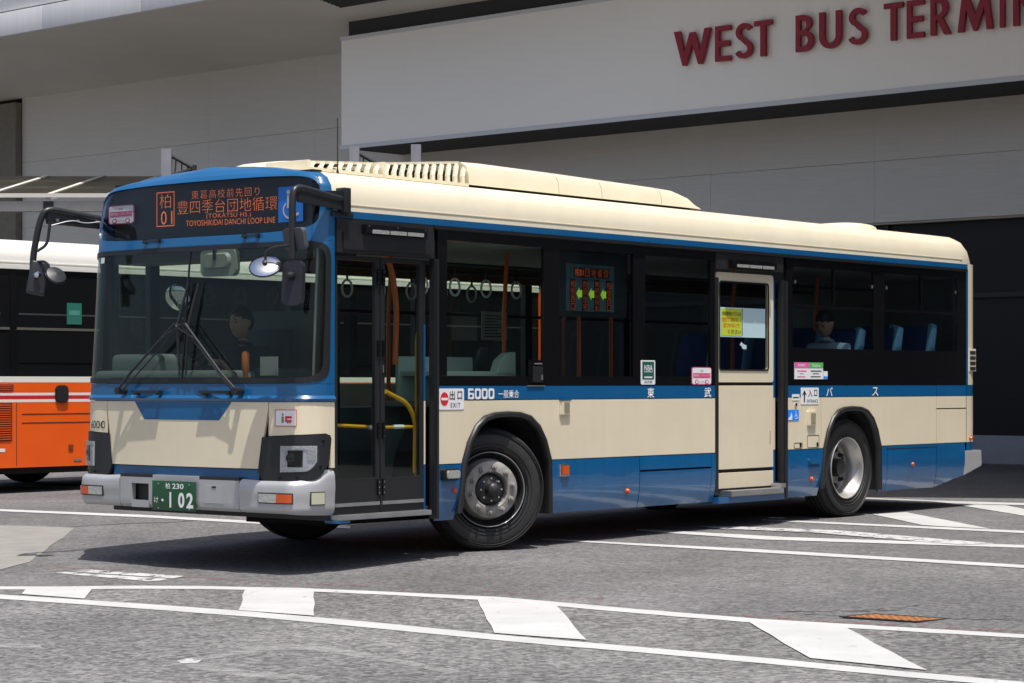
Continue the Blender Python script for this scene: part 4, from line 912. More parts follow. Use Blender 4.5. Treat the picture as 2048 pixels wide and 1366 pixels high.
stext('入', 4.50, 4.575, 1.175, 1.245, -.0055, BLACKP, EN, .01); stext('口', 4.605, 4.66, 1.18, 1.24, -.0055, BLACKP, EN, .01); stext('ENTRANCE', 4.48, 4.675, 1.12, 1.15, -.0055, BLACKP, EN)
TK = rect('fare_notice', 4.262, 4.768, 1.342, 1.50, -.004, -.0005, WHITEP, BUS); rect('pink_header', 4.262, 4.515, 1.448, 1.50, -.0055, -.0042, MAGP, TK); rect('green_header', 4.516, 4.768, 1.448, 1.50, -.0055, -.0042, GREENP, TK)
stext('PASMO', 4.32, 4.45, 1.46, 1.485, -.007, WHITEP, TK, .01); stext('Suica', 4.57, 4.71, 1.46, 1.487, -.007, WHITEP, TK, .01)
for a, b, mm in ((4.31, 4.47, MAGP), (4.545, 4.74, BLACKP)):
    rect('text_line', a, b, 1.415, 1.424, -.0055, -.0042, mm, TK); rect('text_line', a + .04, b - .05, 1.392, 1.398, -.0055, -.0042, mm, TK); rect('text_line', a, b - .02, 1.362, 1.37, -.0055, -.0042, mm, TK)
T2 = rect('small_notice', 4.775, 4.852, 1.342, 1.418, -.004, -.0005, WHITEP, BUS); rect('blue_footer', 4.777, 4.85, 1.346, 1.37, -.0055, -.0042, BLUEP, T2)
BI = rect('access_sticker', 4.138, 4.338, .953, 1.055, -.004, -.0005, BLUEP, BUS); isa(4.29, 1.004, .085, lambda x, z: (x, -.0055, z), WHITEP, BI)
prism('pictogram', [(4.15, .96), (4.22, .96), (4.22, 1.0), (4.205, 1.03), (4.195, 1.0), (4.18, .985), (4.165, .98)], -.0055, -.0042, WHITEP, BI)
SW = rect('white_notice', 4.222, 4.35, 1.142, 1.20, -.0035, -.0005, WHITEP, BUS); rect('text_line', 4.235, 4.335, 1.165, 1.175, -.005, -.0037, BLACKP, SW)
stext('東武バスセントラル', 7.08, 7.545, .463, .508, -.003, WHITEP, BUS, .008)
# lamps, markers, vents, flaps on the side
def marker(u, z): 
    o = lathe('side_marker', [(.0, -.026), (.013, -.024), (.020, -.015), (.022, -.004), (.026, -.002), (.027, .004)], AMBER, BUS, 16); o.location = (u, 0, z)
for u, z in ((-.612, .477), (1.63, .389), (4.564, .395), (6.487, .482), (7.726, .721)): marker(u, z)
LP = rrect('side_lamp', -.775, -.593, .56, .648, .02, -.05, -.001, BLACKM, BUS, .008); rrect('lens', -.752, -.60, .572, .636, .018, -.062, -.051, CLEARL, LP, .006)
SI = rect('side_indicator', .692, .818, .54, .645, -.018, -.001, CHROME, BUS, .006); rect('lens', .712, .798, .558, .628, -.03, -.0185, AMBER, SI, .004)
def vent(u0, u1, z0, z1, top):
    o = rrect('side_vent', u0, u1, z0, z1, .014, -.022, -.001, CREAM, BUS, .008)
    for k in range(9): rect('slat', u0 + .04, u1 - .025, z0 + .022 + k * (z1 - z0 - .04) / 9, z0 + .027 + k * (z1 - z0 - .04) / 9, -.025, -.0225, mat('vent slat shade', (.30, .25, .16), .6), o)
    if top: rect('cap', u0 - .002, u1 + .002, z1 - .008, z1 + .012, -.026, -.001, BLUE, o, .003)
vent(.698, .834, 1.04, 1.17, True); vent(4.483, 4.631, .897, 1.045, False)
for u0, u1, z0, z1 in ((4.49, 4.705, .69, .812), (4.257, 4.406, .69, .744)):
    f = framed('flap_seam', rrect_pts(u0, u1, z0, z1, .02, 3), rrect_pts(u0 + .005, u1 - .005, z0 + .005, z1 - .005, .016, 3), -.002, -.0005, SEAM, BUS)
    rect('flap_latch', u1 - .05, u1 - .025, z0 + .012, z0 + .05, -.008, -.0021, BLACKG, f)
rrect('handle_cover', 4.495, 4.70, .525, .592, .02, -.03, -.001, BLUE, BUS, .014)
lathe('key_lock', [(0, -.012), (.018, -.01), (.02, 0)], CHROME, BUS, 14).location = (4.285, 0, 1.10)
rect('hatch_line', 6.0, 6.97, .642, .650, -.003, -.0005, SEAM, BUS)
IB = rrect('speaker_box', .30, .492, 1.30, 1.49, .01, -.012, -.001, BLACKG, BUS, .004); rrect('speaker_plate', .34, .47, 1.31, 1.44, .01, -.017, -.0125, BLKPL, IB, .002); rect('speaker_key', .445, .462, 1.33, 1.37, -.020, -.0175, STEEL, IB); rect('speaker_slot', .36, .46, 1.455, 1.466, -.015, -.0125, STEEL, IB)
rect('window_sill_trim', .28, .50, 1.278, 1.286, -.01, -.0005, mat('dull sill metal', (.16, .15, .13), .5), BUS)
# wheel arches: rubber trim, liner
for A, Ai, nm in ((AF, AFi, 'front'), (AR, ARi, 'rear')):
    n = len(A); V = []; F = []
    ring = [(A, .004), (A, -.020), ([((a[0] * .45 + b[0] * .55), (a[1] * .45 + b[1] * .55)) for a, b in zip(A, Ai)], -.035), (Ai, -.024), (Ai, .05)]
    for P, v in ring: V += [(p[0], v, p[1]) for p in P]
    for k in range(len(ring) - 1):
        for i in range(n - 1): F.append([k * n + i, k * n + i + 1, (k + 1) * n + i + 1, (k + 1) * n + i])
    mesh('arch_trim', V, F, RUBBER, BUS, smooth='all')
    V = [(p[0] * 1.0, .05, p[1]) for p in Ai] + [(p[0], .75, p[1]) for p in Ai]; mesh('wheel_housing', V, [[i, i + 1, n + i + 1, n + i] for i in range(n - 1)] + [list(range(n, 2 * n))], DARK, BUS)
# wheels
def tyre_prof(R_, w_, ri): return [(ri, .03), (ri + .012, .012), (ri + .05, .0), (R_ - .07, -.004), (R_ - .03, .012), (R_ - .008, .035), (R_, .06), (R_, w_ - .06), (R_ - .02, w_ - .02), (ri + .05, w_), (ri, w_ - .03)]
def wheel(u, v, z, yaw, kind):
    R_ = .487
    e = lathe('wheel', tyre_prof(R_, .27, .305), TYRE, BUS, 72); e.location = (u, v, z); e.rotation_euler = (0, 0, yaw)
    for r0 in (.33, .36, .44, .455): lathe('sidewall_rib', [(r0 - .004, .004), (r0, -.006), (r0 + .004, .003)], TYRE, e, 72)
    for k in range(4): lathe('tread_rib', [(R_ - .002, .075 + k * .045), (R_ + .004, .08 + k * .045), (R_ + .004, .10 + k * .045), (R_ - .002, .105 + k * .045)], TYRE, e, 64)
    if kind == 'front':
        rm = lathe('rim', [(.306, .03), (.303, .006), (.296, .0), (.286, .008), (.278, .035), (.27, .07), (.262, .075), (.245, .062)], RIMBLK, e, 56)
        lathe('rim_edge', [(.300, .003), (.297, -.003), (.292, .001)], STEEL, e, 56)
        dsc = lathe('hub_disc', [(.246, .065), (.236, .03), (.225, -.02), (.205, -.034), (.145, -.036), (.138, -.03), (.13, .0), (.125, .03), (0.0, .03)], RIMGREY, e, 48)
        for k in range(10):
            a = 2 * math.pi * k / 10 + .2; o = lathe('wheel_nut', [(0, -.078), (.012, -.076), (.013, -.055), (.021, -.054), (.022, -.034)], RIMGREY, e, 8); o.location = (.178 * math.cos(a), 0, .178 * math.sin(a))
        for k in range(5):
            a = 2 * math.pi * k / 5 + .5
            V = []; 
            for v_ in (-.030, -.042):
                for dr, da in ((.20, -.18), (.232, -.14), (.232, .14), (.20, .18)): V.append((dr * math.cos(a + da), v_ if dr < .21 else v_ + .018, dr * math.sin(a + da)))
        hub = lathe('hub', [(0, -.115), (.03, -.112), (.05, -.095), (.058, -.06), (.06, -.03), (.085, -.02), (.12, .0), (.125, .03)], RIMBLK, e, 32)
        for k in range(8):
            a = 2 * math.pi * k / 8; o = lathe('hub_bolt', [(0, -.034), (.008, -.033), (.009, -.015)], STEEL, e, 6); o.location = (.088 * math.cos(a), 0, .088 * math.sin(a))
    else:
        rm = lathe('rim', [(.306, .03), (.304, .004), (.298, -.002), (.290, .004), (.283, .03), (.275, .06), (.262, .085), (.252, .11), (.247, .15), (.244, .17)], ALLOY, e, 56)
        dsc = lathe('hub_disc', [(.245, .165), (.225, .185), (.205, .175), (.13, .165), (.125, .15), (0, .15)], RIMGREY, e, 48)
        hub = lathe('hub', [(0, .05), (.06, .052), (.085, .07), (.09, .15), (.12, .155)], RIMBLK, e, 32)
        for k in range(8):
            a = 2 * math.pi * k / 8; o = lathe('wheel_nut', [(0, .115), (.014, .117), (.015, .14), (.022, .142), (.023, .17)], RIMBLK, e, 8); o.location = (.167 * math.cos(a), 0, .167 * math.sin(a))
            o = lathe('vent_hole', [(0, .160), (.03, .160)], BLACKM, e, 12); o.location = (.205 * math.cos(a + .39), 0.012, .205 * math.sin(a + .39))
    return e
wheel(-.06, .10, .462, R(-28), 'front'); wheel(5.30, .045, .478, 0, 'rear')
wheel(.05, 2.385, .462, R(180 - 24), 'front'); wheel(5.30, 2.44, .478, R(180), 'rear')
# --- roof shell
def roof():
    st = [-1.945, -1.6, 0, 2.5, 5, 7.3, 7.5, 7.65, 7.76, 7.84, 7.89, 7.915]
    prof = [(0, 2.558)] + [(i if i else 0.0, z) for z, i in [(2.61, .002)] + INS[1:-1]] + [(1.2425, 2.94)]
    half = [(v, z) for v, z in prof]; full = half + [(WB - v, z) for v, z in half[::-1][1:]]
    V = []; F = []; n = len(full)
    for u in st:
        k = max(0, (u - 7.5) / .415); dz = .36 * (1 - math.sqrt(max(0, 1 - k * k))) if k else 0; inn = .10 * k * k
        for v, z in full:
            zz = 2.558 + (z - 2.558) * (1 - dz / .382) if z > 2.558 else z
            vv = v + (inn if v < HWB else -inn) * (1 if abs(v - HWB) > .01 else 0); V.append((u, vv, zz))
    for i in range(len(st) - 1):
        for j in range(n - 1): F.append([i * n + j, i * n + j + 1, (i + 1) * n + j + 1, (i + 1) * n + j])
    F.append([(len(st) - 1) * n + j for j in range(n)])
    mesh('roof', V, F, CREAMROOF, BUS, smooth='all')
roof()
# air conditioning pod: long body, two ribbed intakes in front
def pod(name, secs, m=CREAMROOF):
    """secs: (u, v_in, ztop, zbase); trapezoid section"""
    V = []; F = []
    for u, vi, zt, zb_ in secs:
        h = zt - zb_
        pts = [(vi, zb_), (vi + .008, zb_ + h * .45), (vi + .035, zb_ + h * .78), (vi + .10, zt - h * .05), (vi + .22, zt)]
        pts = pts + [(WB - v, z) for v, z in pts[::-1]]
        V += [(u, v, z) for v, z in pts]
    n = 10
    for i in range(len(secs) - 1):
        for j in range(n - 1): F.append([i * n + j, i * n + j + 1, (i + 1) * n + j + 1, (i + 1) * n + j])
    F += [list(range(n)), [(len(secs) - 1) * n + j for j in range(n)]]
    return mesh(name, V, F, m, BUS, smooth=True)
b0 = 2.892
AC = pod('air_conditioner', [(-.02, .35, 3.09, b0), (.2, .35, 3.095, b0), (1.14, .35, 3.085, b0)]); pod('air_conditioner_cover', [(1.148, .35, 3.085, b0), (1.74, .35, 3.075, b0)]); pod('air_conditioner_cover', [(1.748, .35, 3.075, b0), (2.62, .35, 3.06, b0)])
pod('air_conditioner_cover', [(2.628, .35, 3.06, b0), (2.90, .35, 3.05, b0), (3.08, .355, 3.005, b0), (3.26, .37, 2.915, b0)])
box('air_conditioner_base', -1.0, 3.12, .40, 2.08, 2.80, b0, SEAM, BUS)
def intake(u0, u1, z0, z1, n, split=None):
    """open ribbed intake: dark core, ribs along the near and far edge, a top lid"""
    for a, b in (((.50, split - .02),) if split else ((.50, 1.98),)): box('intake_core', u0 + .08, u1, a, b, 2.84, min(z0, z1) - .025, SEAM, BUS)
    for a, b in (((.36, split),) if split else ((.36, 2.12),)): box('intake_front', u0 - .004, u0 + .03, a, b, 2.82, z0 - .001, CREAMROOF, BUS, .004)
    for a, b in (((.45, split),) if split else ((.45, 2.03),)): mesh('intake_lid', [(u0, a, z0), (u1, a, z1), (u1, b, z1), (u0, b, z0), (u0, a, z0 - .02), (u1, a, z1 - .02), (u1, b, z1 - .02), (u0, b, z0 - .02)], [[0, 1, 2, 3], [4, 5, 6, 7], [0, 1, 5, 4], [1, 2, 6, 5], [2, 3, 7, 6], [3, 0, 4, 7]], CREAMROOF, BUS)
    mesh('intake_rail', [(u0, .345, 2.875), (u1, .345, 2.875), (u1, .345, 2.90), (u0, .345, 2.90), (u0, .37, 2.875), (u1, .37, 2.875), (u1, .37, 2.90), (u0, .37, 2.90)], [[0, 1, 2, 3], [4, 5, 6, 7], [0, 1, 5, 4], [2, 3, 7, 6], [1, 2, 6, 5], [0, 3, 7, 4]], CREAMROOF, BUS)
    for k in range(n):
        a = u0 + (u1 - u0) * (k + .12) / n; wd = (u1 - u0) / n * .38; zt = z0 + (z1 - z0) * (k + .3) / n - .002; sh = .13
        for s in (0, 1) if not split else (0,):
            f = (lambda v: v) if s == 0 else (lambda v: WB - v)
            P = [(a, .348, 2.895), (a + .01, .358, 2.895 + (zt - 2.895) * .35), (a + sh * .75, .42, 2.895 + (zt - 2.895) * .85), (a + sh, .46, zt)]
            V = [(u, f(v), z) for u, v, z in P] + [(u + wd, f(v), z) for u, v, z in P] + [(u, f(v + .025), z - .012) for u, v, z in P] + [(u + wd, f(v + .025), z - .012) for u, v, z in P]
            F = []
            for i in range(3): F += [[i, i + 1, 5 + i, 4 + i], [8 + i, 9 + i, 13 + i, 12 + i], [i, i + 1, 9 + i, 8 + i], [4 + i, 5 + i, 13 + i, 12 + i]]
            mesh('intake_rib', V, F, CREAMROOF, BUS)
intake(-1.02, -.03, 3.0, 3.085, 11); intake(-1.84, -1.04, 2.955, 3.0, 8, .80)
def hatch(u, v, L, Wd, h, name):
    V = []; F = []; n = 32; prof = [(1.0, -.04), (1.0, .25), (.97, .42), (.9, .62), (.75, .84), (.5, .96), (0.0, 1.0)]
    for r_, z in prof:
        for k in range(n):
            t = 2 * math.pi * k / n; c = math.copysign(abs(math.cos(t)) ** .6, math.cos(t)); s = math.copysign(abs(math.sin(t)) ** .6, math.sin(t)); V.append((u + c * L / 2 * r_, v + s * Wd / 2 * r_, 2.93 + z * h))
    for i in range(len(prof) - 1):
        for k in range(n): F.append([i * n + k, i * n + (k + 1) % n, (i + 1) * n + (k + 1) % n, (i + 1) * n + k])
    mesh(name, V, F, CREAMROOF, BUS, smooth='all')
hatch(-1.20, 1.24, .72, .9, .10, 'roof_hatch'); hatch(7.0, 1.15, .62, .7, .075, 'roof_vent')
tube('antenna', [(-1.64, .25, 2.86), (-1.64, .25, 2.90), (-1.64, .25, 3.27)], [.012, .005, .004], BLKPL, BUS, 6)
# --- mirrors
def near_mirror():
    m = tube('door_side_mirror', bend([(-1.90, -.035, 2.635), (-2.37, -.035, 2.70), (-2.40, -.035, 2.60), (-2.40, -.04, 2.18)], .10, 6), .026, BLKPL, BUS, 12)
    prism('arm_plate', [(-1.87, 2.555), (-2.34, 2.59), (-2.36, 2.665), (-1.87, 2.70)], -.048, -.02, BLKPL, m)
    box('arm_bracket', -1.90, -1.83, -.07, .03, 2.54, 2.72, BLKPL, m, .006); box('bracket_foot', -1.97, -1.75, -.02, .03, 2.515, 2.545, BLKPL, m, .004)
    tube('arm_brace', bend([(-2.36, -.01, 2.58), (-2.345, -.01, 2.44), (-2.39, -.02, 2.36)], .05), .012, BLKPL, m, 8)
    b = mesh('mirror_head', [(x_, a_, b_) for x_ in (-.02, .02) for a_, b_ in rrect_pts(-.088, .088, -.16, .16, .05, 5)], [list(range(24)), list(range(24, 48))] + [[i, (i + 1) % 24, 24 + (i + 1) % 24, 24 + i] for i in range(24)], MIRB, m); b.location = (-2.405, -.055, 2.01); b.rotation_euler = (0, R(3), R(8))
    g = box('mirror_glass', .0205, .0225, -.075, .075, -.145, .145, MIRR, m); g.location = b.location; g.rotation_euler = b.rotation_euler
    k = lathe('mirror_joint', [(0, -.05), (.022, -.047), (.03, -.02), (.03, 0)], BLKPL, m, 16); k.rotation_euler = (0, 0, R(-90)); k.location = (-2.425, -.055, 2.06)
    b = mesh('mirror_head', [(x_, a_, b_) for x_ in (-.02, .015) for a_, b_ in rrect_pts(-.125, .10, -.078, .078, .03, 5)], [list(range(24)), list(range(24, 48))] + [[i, (i + 1) % 24, 24 + (i + 1) % 24, 24 + i] for i in range(24)], mat('grey mirror back', (.07, .075, .085), .4), m); b.location = (-2.375, -.035, 2.325); b.rotation_euler = (0, R(-12), R(-6))
    tube('mirror_stalk', bend([(-2.40, -.04, 2.28), (-2.46, .08, 2.27), (-2.50, .13, 2.235), (-2.50, .13, 2.17)], .04), .01, BLKPL, m, 8)
    d = lathe('round_mirror', [(0, -.026), (.06, -.022), (.10, -.012), (.114, 0), (.116, .008), (.11, .012), (0, .012)], CHROME, m, 36); d.location = (-2.50, .13, 2.135); d.rotation_euler = (R(-48), 0, R(-58))
    d2 = lathe('round_mirror_back', [(.118, -.004), (.121, .004), (.118, .011)], BLKPL, m, 36); d2.location = d.location; d2.rotation_euler = d.rotation_euler
    k = lathe('mirror_joint', [(0, -.045), (.018, -.042), (.022, 0)], BLKPL, m, 14); k.location = d.location; k.rotation_euler = d.rotation_euler
near_mirror()
def far_mirror():
    m = tube('driver_side_mirror', bend([(-2.06, 2.44, 2.60), (-2.49, 2.57, 2.665), (-2.53, 2.60, 2.56), (-2.56, 2.64, 2.30), (-2.56, 2.645, 2.15)], .10, 6), .026, BLKPL, BUS, 12)
    V = [(-2.06, 2.44, 2.52), (-2.47, 2.565, 2.545), (-2.49, 2.57, 2.65), (-2.06, 2.44, 2.60)]; mesh('arm_plate', V + [(a, b + .03, c) for a, b, c in V], [[0, 1, 2, 3], [4, 5, 6, 7], [0, 1, 5, 4], [1, 2, 6, 5], [2, 3, 7, 6], [3, 0, 4, 7]], BLKPL, m)
    for t in (.08, .45, .85): box('arm_bolt', -2.075 - .41 * t, -2.05 - .41 * t, 2.42 + .125 * t, 2.43 + .125 * t, 2.565, 2.585, STEEL, m)
    tube('arm_cable', bend([(-2.08, 2.42, 2.575), (-2.2, 2.45, 2.555), (-2.3, 2.485, 2.58), (-2.47, 2.53, 2.53)], .08), .005, STEEL, m, 6)
    tube('arm_brace', bend([(-2.46, 2.56, 2.55), (-2.48, 2.57, 2.38), (-2.545, 2.61, 2.33)], .05), .012, BLKPL, m, 8)
    b = box('mirror_head', -.025, .025, -.085, .085, -.155, .155, MIRB, m, .022, 3); b.scale = (.9, .85, .85); b.location = (-2.545, 2.60, 2.12); b.rotation_euler = (R(10), R(6), R(58))
    tube('mirror_stalk', bend([(-2.56, 2.64, 2.245), (-2.52, 2.52, 2.25), (-2.50, 2.49, 2.15)], .05), .01, BLKPL, m, 8)
    d = lathe('round_mirror', [(0, -.026), (.05, -.02), (.09, -.01), (.098, 0), (.098, .008), (.09, .012), (0, .012)], MIRB, m, 32); d.scale = (.85, .85, .85); d.location = (-2.49, 2.45, 2.14); d.rotation_euler = (R(-50), R(38), R(-50))
    k = lathe('mirror_joint', [(0, -.05), (.02, -.045), (.03, -.015)], CHROME, m, 14); k.location = (-2.56, 2.575, 2.14); k.rotation_euler = (0, 0, R(-60))
far_mirror()
# --- far side and inside
rect('far_side_panel', -1.93, 7.64, .34, 1.30, WB - .025, WB, CREAM, BUS); rect('far_side_header', -1.93, 7.64, 2.36, 2.557, WB - .025, WB, BLUE, BUS)
fp = [-1.93, -1.5, .1, 1.7, 3.3, 4.9, 6.5, 7.64]
for a in fp: rect('far_pillar', max(a - .05, -1.93), min(a + .05, 7.64), 1.3005, 2.3595, WB - .06, WB - .001, BLACKM, BUS)
for a, b in zip(fp, fp[1:]): rect('far_pane', a + .051, b - .051, 1.3005, 2.3595, WB - .02, WB - .014, GLASSC, BUS)
for a, b in zip(fp[2:], fp[3:]): rect('far_window_bar', a + .052, b - .052, 1.93, 1.96, WB - .05, WB - .021, BLACKM, BUS)
box('floor', -1.92, 7.8, .78, 1.70, .30, .36, FLOORIN, BUS)
for a, b in ((-1.92, -.62), (.66, 4.66), (5.92, 7.8)):
    for c, d in ((.08, .779), (1.701, 2.44)): box('floor', a, b, c, d, .30, .36, FLOORIN, BUS)
box('front_floor', -2.27, -1.921, .24, 2.25, .372, .398, DARK, BUS); box('rear_floor', 4.2, 7.8, .78, 1.7, .361, .70, FLOORIN, BUS); box('underbody', -1.2, 7.5, .8, 1.68, .20, .299, DARK, BUS)
box('ceiling_liner', -1.88, 7.7, .10, 2.38, 2.40, 2.44, CEIL, BUS); box('header_box', -1.95, -1.60, .10, 2.40, 2.24, 2.399, mat('grey header', (.10, .11, .11), .6), BUS); box('rear_bulkhead', 7.70, 7.78, .1, 2.38, .36, 2.399, GREYIN, BUS)
box('front_bulkhead', -2.20, -2.14, .28, 2.20, .40, 1.32, BLACKM, BUS)
DA = box('dashboard', -2.18, -1.78, .95, 2.38, 1.0, 1.40, GREYIN, BUS, .05, 3); box('instrument_hood', -2.10, -1.72, 1.72, 2.28, 1.30, 1.53, GREYIN, BUS, .06, 3)
box('defroster_grille', -2.20, -2.10, .32, 2.16, 1.325, 1.345, BLACKM, BUS)
sw = tube('steering_wheel', [(.21 * math.cos(t * .2618), .21 * math.sin(t * .2618), 0) for t in range(24)], .016, BLACKM, BUS, 8, True); sw.location = (-1.62, 1.95, 1.45); sw.rotation_euler = (0, R(-35), 0)
for a in (90, 210, 330): tube('spoke', [(0, 0, -.02), (.2 * math.cos(R(a)), .2 * math.sin(R(a)), 0)], .014, BLACKM, sw, 6)
box('driver_seat', -1.20, -.72, 1.62, 2.12, .95, 1.08, BLACKM, BUS, .04); box('driver_seat_back', -.82, -.70, 1.64, 2.10, 1.05, 1.75, BLACKM, BUS, .04)
box('driver_platform', -1.7, -.5, 1.35, 2.42, .361, .60, FLOORIN, BUS); box('driver_partition', -.56, -.52, 1.3, 2.40, .6, 1.9, mat('dark partition', (.03, .035, .035), .4), BUS)
im = rrect_pts(-.19, .19, -.105, .105, .05, 5)
IM = mesh('cabin_mirror', [(-2.02, 1.135 - a, 2.215 + b) for a, b in im] + [(-1.97, 1.135 - a, 2.215 + b) for a, b in im], [list(range(24)), list(range(24, 48))] + [[i, (i + 1) % 24, 24 + (i + 1) % 24, 24 + i] for i in range(24)], mat('grey green plastic', (.34, .39, .35), .5), BUS)
im2 = rrect_pts(-.13, .13, -.05, .05, .045, 5); mesh('mirror_back', [(-2.045, 1.135 - a, 2.225 + b) for a, b in im2] + [(-2.021, 1.135 - a * 1.15, 2.225 + b * 1.2) for a, b in im2], [list(range(24))] + [[i, (i + 1) % 24, 24 + (i + 1) % 24, 24 + i] for i in range(24)], mat('grey green plastic', (.34, .39, .35), .5), IM)
tube('mirror_stay', [(-2.05, 1.135, 2.23), (-2.06, 1.135, 2.32), (-2.0, 1.135, 2.38)], .012, BLKPL, IM, 8)
cm = lathe('convex_mirror', [(0, -.03), (.06, -.025), (.10, -.008), (.112, .0), (.112, .012), (0, .02)], MIRR, BUS, 28); cm.location = (-1.55, 2.1, 1.98); cm.rotation_euler = (R(20), 0, R(-75))
tube('stop_flag_handle', [(-2.05, .80, 1.33), (-2.05, .80, 1.37), (-2.05, .80, 1.40), (-2.05, .80, 1.52), (-2.05, .80, 1.54)], [.02, .02, .03, .03, .016], mat('orange handle', (.62, .17, .03), .35), BUS, 12)
box('fare_machine', -1.50, -1.15, 1.0, 1.30, .36, 1.42, mat('dark fare machine', (.05, .06, .07), .4), BUS, .03); box('fare_notice_card', -1.96, -1.95, .56, .74, 1.36, 1.50, mat('card', (.40, .42, .40), .7), BUS)
tube('windscreen_pole', [(-2.0, .18, .45), (-1.98, .16, 1.3), (-1.95, .14, 2.3)], .018, STEEL, BUS, 8)
tube('grab_pole', bend([(-.95, .50, 2.40), (-.72, .55, 2.22), (-.66, .55, 1.9), (-.68, .55, 1.45)], .12), .022, POLEO, BUS, 10)
tube('door_grab_pole', bend([(-.86, .14, 1.70), (-.89, .13, 1.64), (-.89, .13, 1.20), (-.89, .13, 1.08), (-.92, .13, .62), (-.86, .13, .58)], .05), .018, POLEY, BUS, 10)
tube('door_grab_pole', bend([(-1.25, .13, 1.24), (-1.0, .13, 1.15), (-.91, .13, 1.02), (-.915, .13, .62)], .07), .018, POLEY, BUS, 10)
tube('gate_bar', bend([(-.90, .14, .97), (-1.3, .2, .97), (-1.75, .42, 1.0)], .2), .014, POLEY, BUS, 8)
tube('gate_bar_sleeve', [(-1.02, .155, .972), (-1.12, .168, .972)], .016, WHITEP, BUS, 8); tube('gate_bar_sleeve', [(-1.22, .186, .972), (-1.34, .21, .972)], .016, WHITEP, BUS, 8)
for u, v in ((.9, .75), (.55, 1.75), (2.4, .75), (1.35, .3), (3.0, 1.75), (4.3, .72), (4.3, 1.78), (5.8, .72), (5.9, 1.78)): tube('grab_pole', [(u, v, .36), (u, v, 1.9), (u + .04, v, 2.4)], .018, POLEO, BUS, 8)
for v in (.78, 1.62):
    tube('overhead_rail', [(-.5, v, 2.28), (7.2, v, 2.28)], .016, BLKPL if v < 1 else BLACKM, BUS, 8)
    k = 0; u = -.1
    while u < 1.6:
        tube('strap', [(u, v, 2.28), (u, v, 2.16)], .010, BLACKM, BUS, 6)
        tube('strap_ring', [(u + .062 * math.cos(t * .349), v, 2.095 + .07 * math.sin(t * .349)) for t in range(18)], .010, STRAPW, BUS, 6, True); u += .40
rect('far_header_band', -.4, 7.6, 2.25, 2.40, 2.30, 2.36, mat('orange brown valance', (.16, .07, .03), .6), BUS)
box('luggage_shelf', -.30, .62, .42, .85, 1.36, 1.40, mat('pale green counter', (.46, .56, .50), .5), BUS, .01); box('shelf_panel', -.32, .60, .84, .88, 1.10, 1.52, mat('pale green counter', (.46, .56, .50), .5), BUS, .01)
prism('shelf_end', [(.40, 1.36), (.66, 1.36), (.66, 1.56), (.56, 1.55), (.46, 1.49)], .42, .50, mat('pale green counter', (.46, .56, .50), .5), BUS, .01)
for a in (-.62, 4.68):
    box('wheel_box', a, a + 1.26, .77, .86, .301, 1.12, GREYIN, BUS); box('wheel_box', a, a + 1.26, .07, .86, 1.121, 1.16, GREYIN, BUS); box('wheel_box', a, a + 1.26, 1.64, 2.42, .361, 1.10, GREYIN, BUS)
PN = rect('notice_sheet', 2.42, 2.79, 1.71, 1.98, 2.28, 2.284, mat('paper', (.62, .64, .62), .8), BUS)
for k in range(8): rect('text_line', 2.46, 2.75 - .05 * (k % 3), 1.74 + k * .028, 1.748 + k * .028, 2.2775, 2.2795, BLACKP, PN)
SSG = rect('side_display', .705, 1.715, 1.862, 2.39, .06, .16, mat('display housing', (.018, .024, .026), .5), BUS)
rect('display_face', .86, 1.52, 1.90, 2.29, .055, .0595, PANELTEAL, SSG); dv = .050
LDK = mat('display black', (.008, .008, .008), .6)
rect('display_row', .965, 1.45, 2.185, 2.262, .052, .0545, LDK, SSG); stext('柏01', .975, 1.09, 2.19, 2.255, dv, LED2, SSG)
for k, ch in enumerate('団地循環'): stext(ch, 1.115 + k * .085, 1.175 + k * .085, 2.19, 2.255, dv, LED2, SSG, -.02)
for k, body in enumerate(('柏駅西口', '向原住宅', '東葛高校前', '柏駅西口')):
    u0 = .915 + k * .165; rect('display_row', u0 - .005, u0 + .068, 1.912, 2.165, .052, .0545, LDK, SSG); n = len(body); h = .25 / n
    for j, ch in enumerate(body): stext(ch, u0 + .004, u0 + .06, 2.16 - (j + 1) * h, 2.16 - j * h - .010, dv, LED2, SSG, -.02)
    if k < 3: mesh('arrow', [(u0 + .078 + x * .078, dv, 2.045 + y * .105) for x, y in ((0, 0), (.5, .5), (.5, .28), (1, .28), (1, -.28), (.5, -.28), (.5, -.5))], [list(range(7))], LIME, SSG)
def seat(u, v, z):
    s = box('seat', u - .42, u + .02, v - .21, v + .21, z, z + .10, SEATB, BUS, .03)
    b = box('backrest', -.05, .05, -.21, .21, 0, .66, SEATB, s, .035); b.location = (u, v, z + .08); b.rotation_euler = (0, R(12), 0)
    c = box('lit_backrest_edge', -.056, .056, -.217, -.16, .10, .675, SEATL, s, .02); c.location = b.location; c.rotation_euler = b.rotation_euler  # light strip painting the sun on the window-side edge of the backrest
    box('pedestal', u - .35, u - .05, v - .15, v + .15, z - .33, z, BLACKM, s)
for u, z in ((5.60, 1.10), (6.35, 1.14), (7.05, 1.18)):
    for v in (.34, .80): seat(u, v, z)
    for v in (1.72, 2.16): seat(u + .1, v, z)
for u in (1.3, 2.1): 
    for v in (.36, 2.1): seat(u, v, .58)
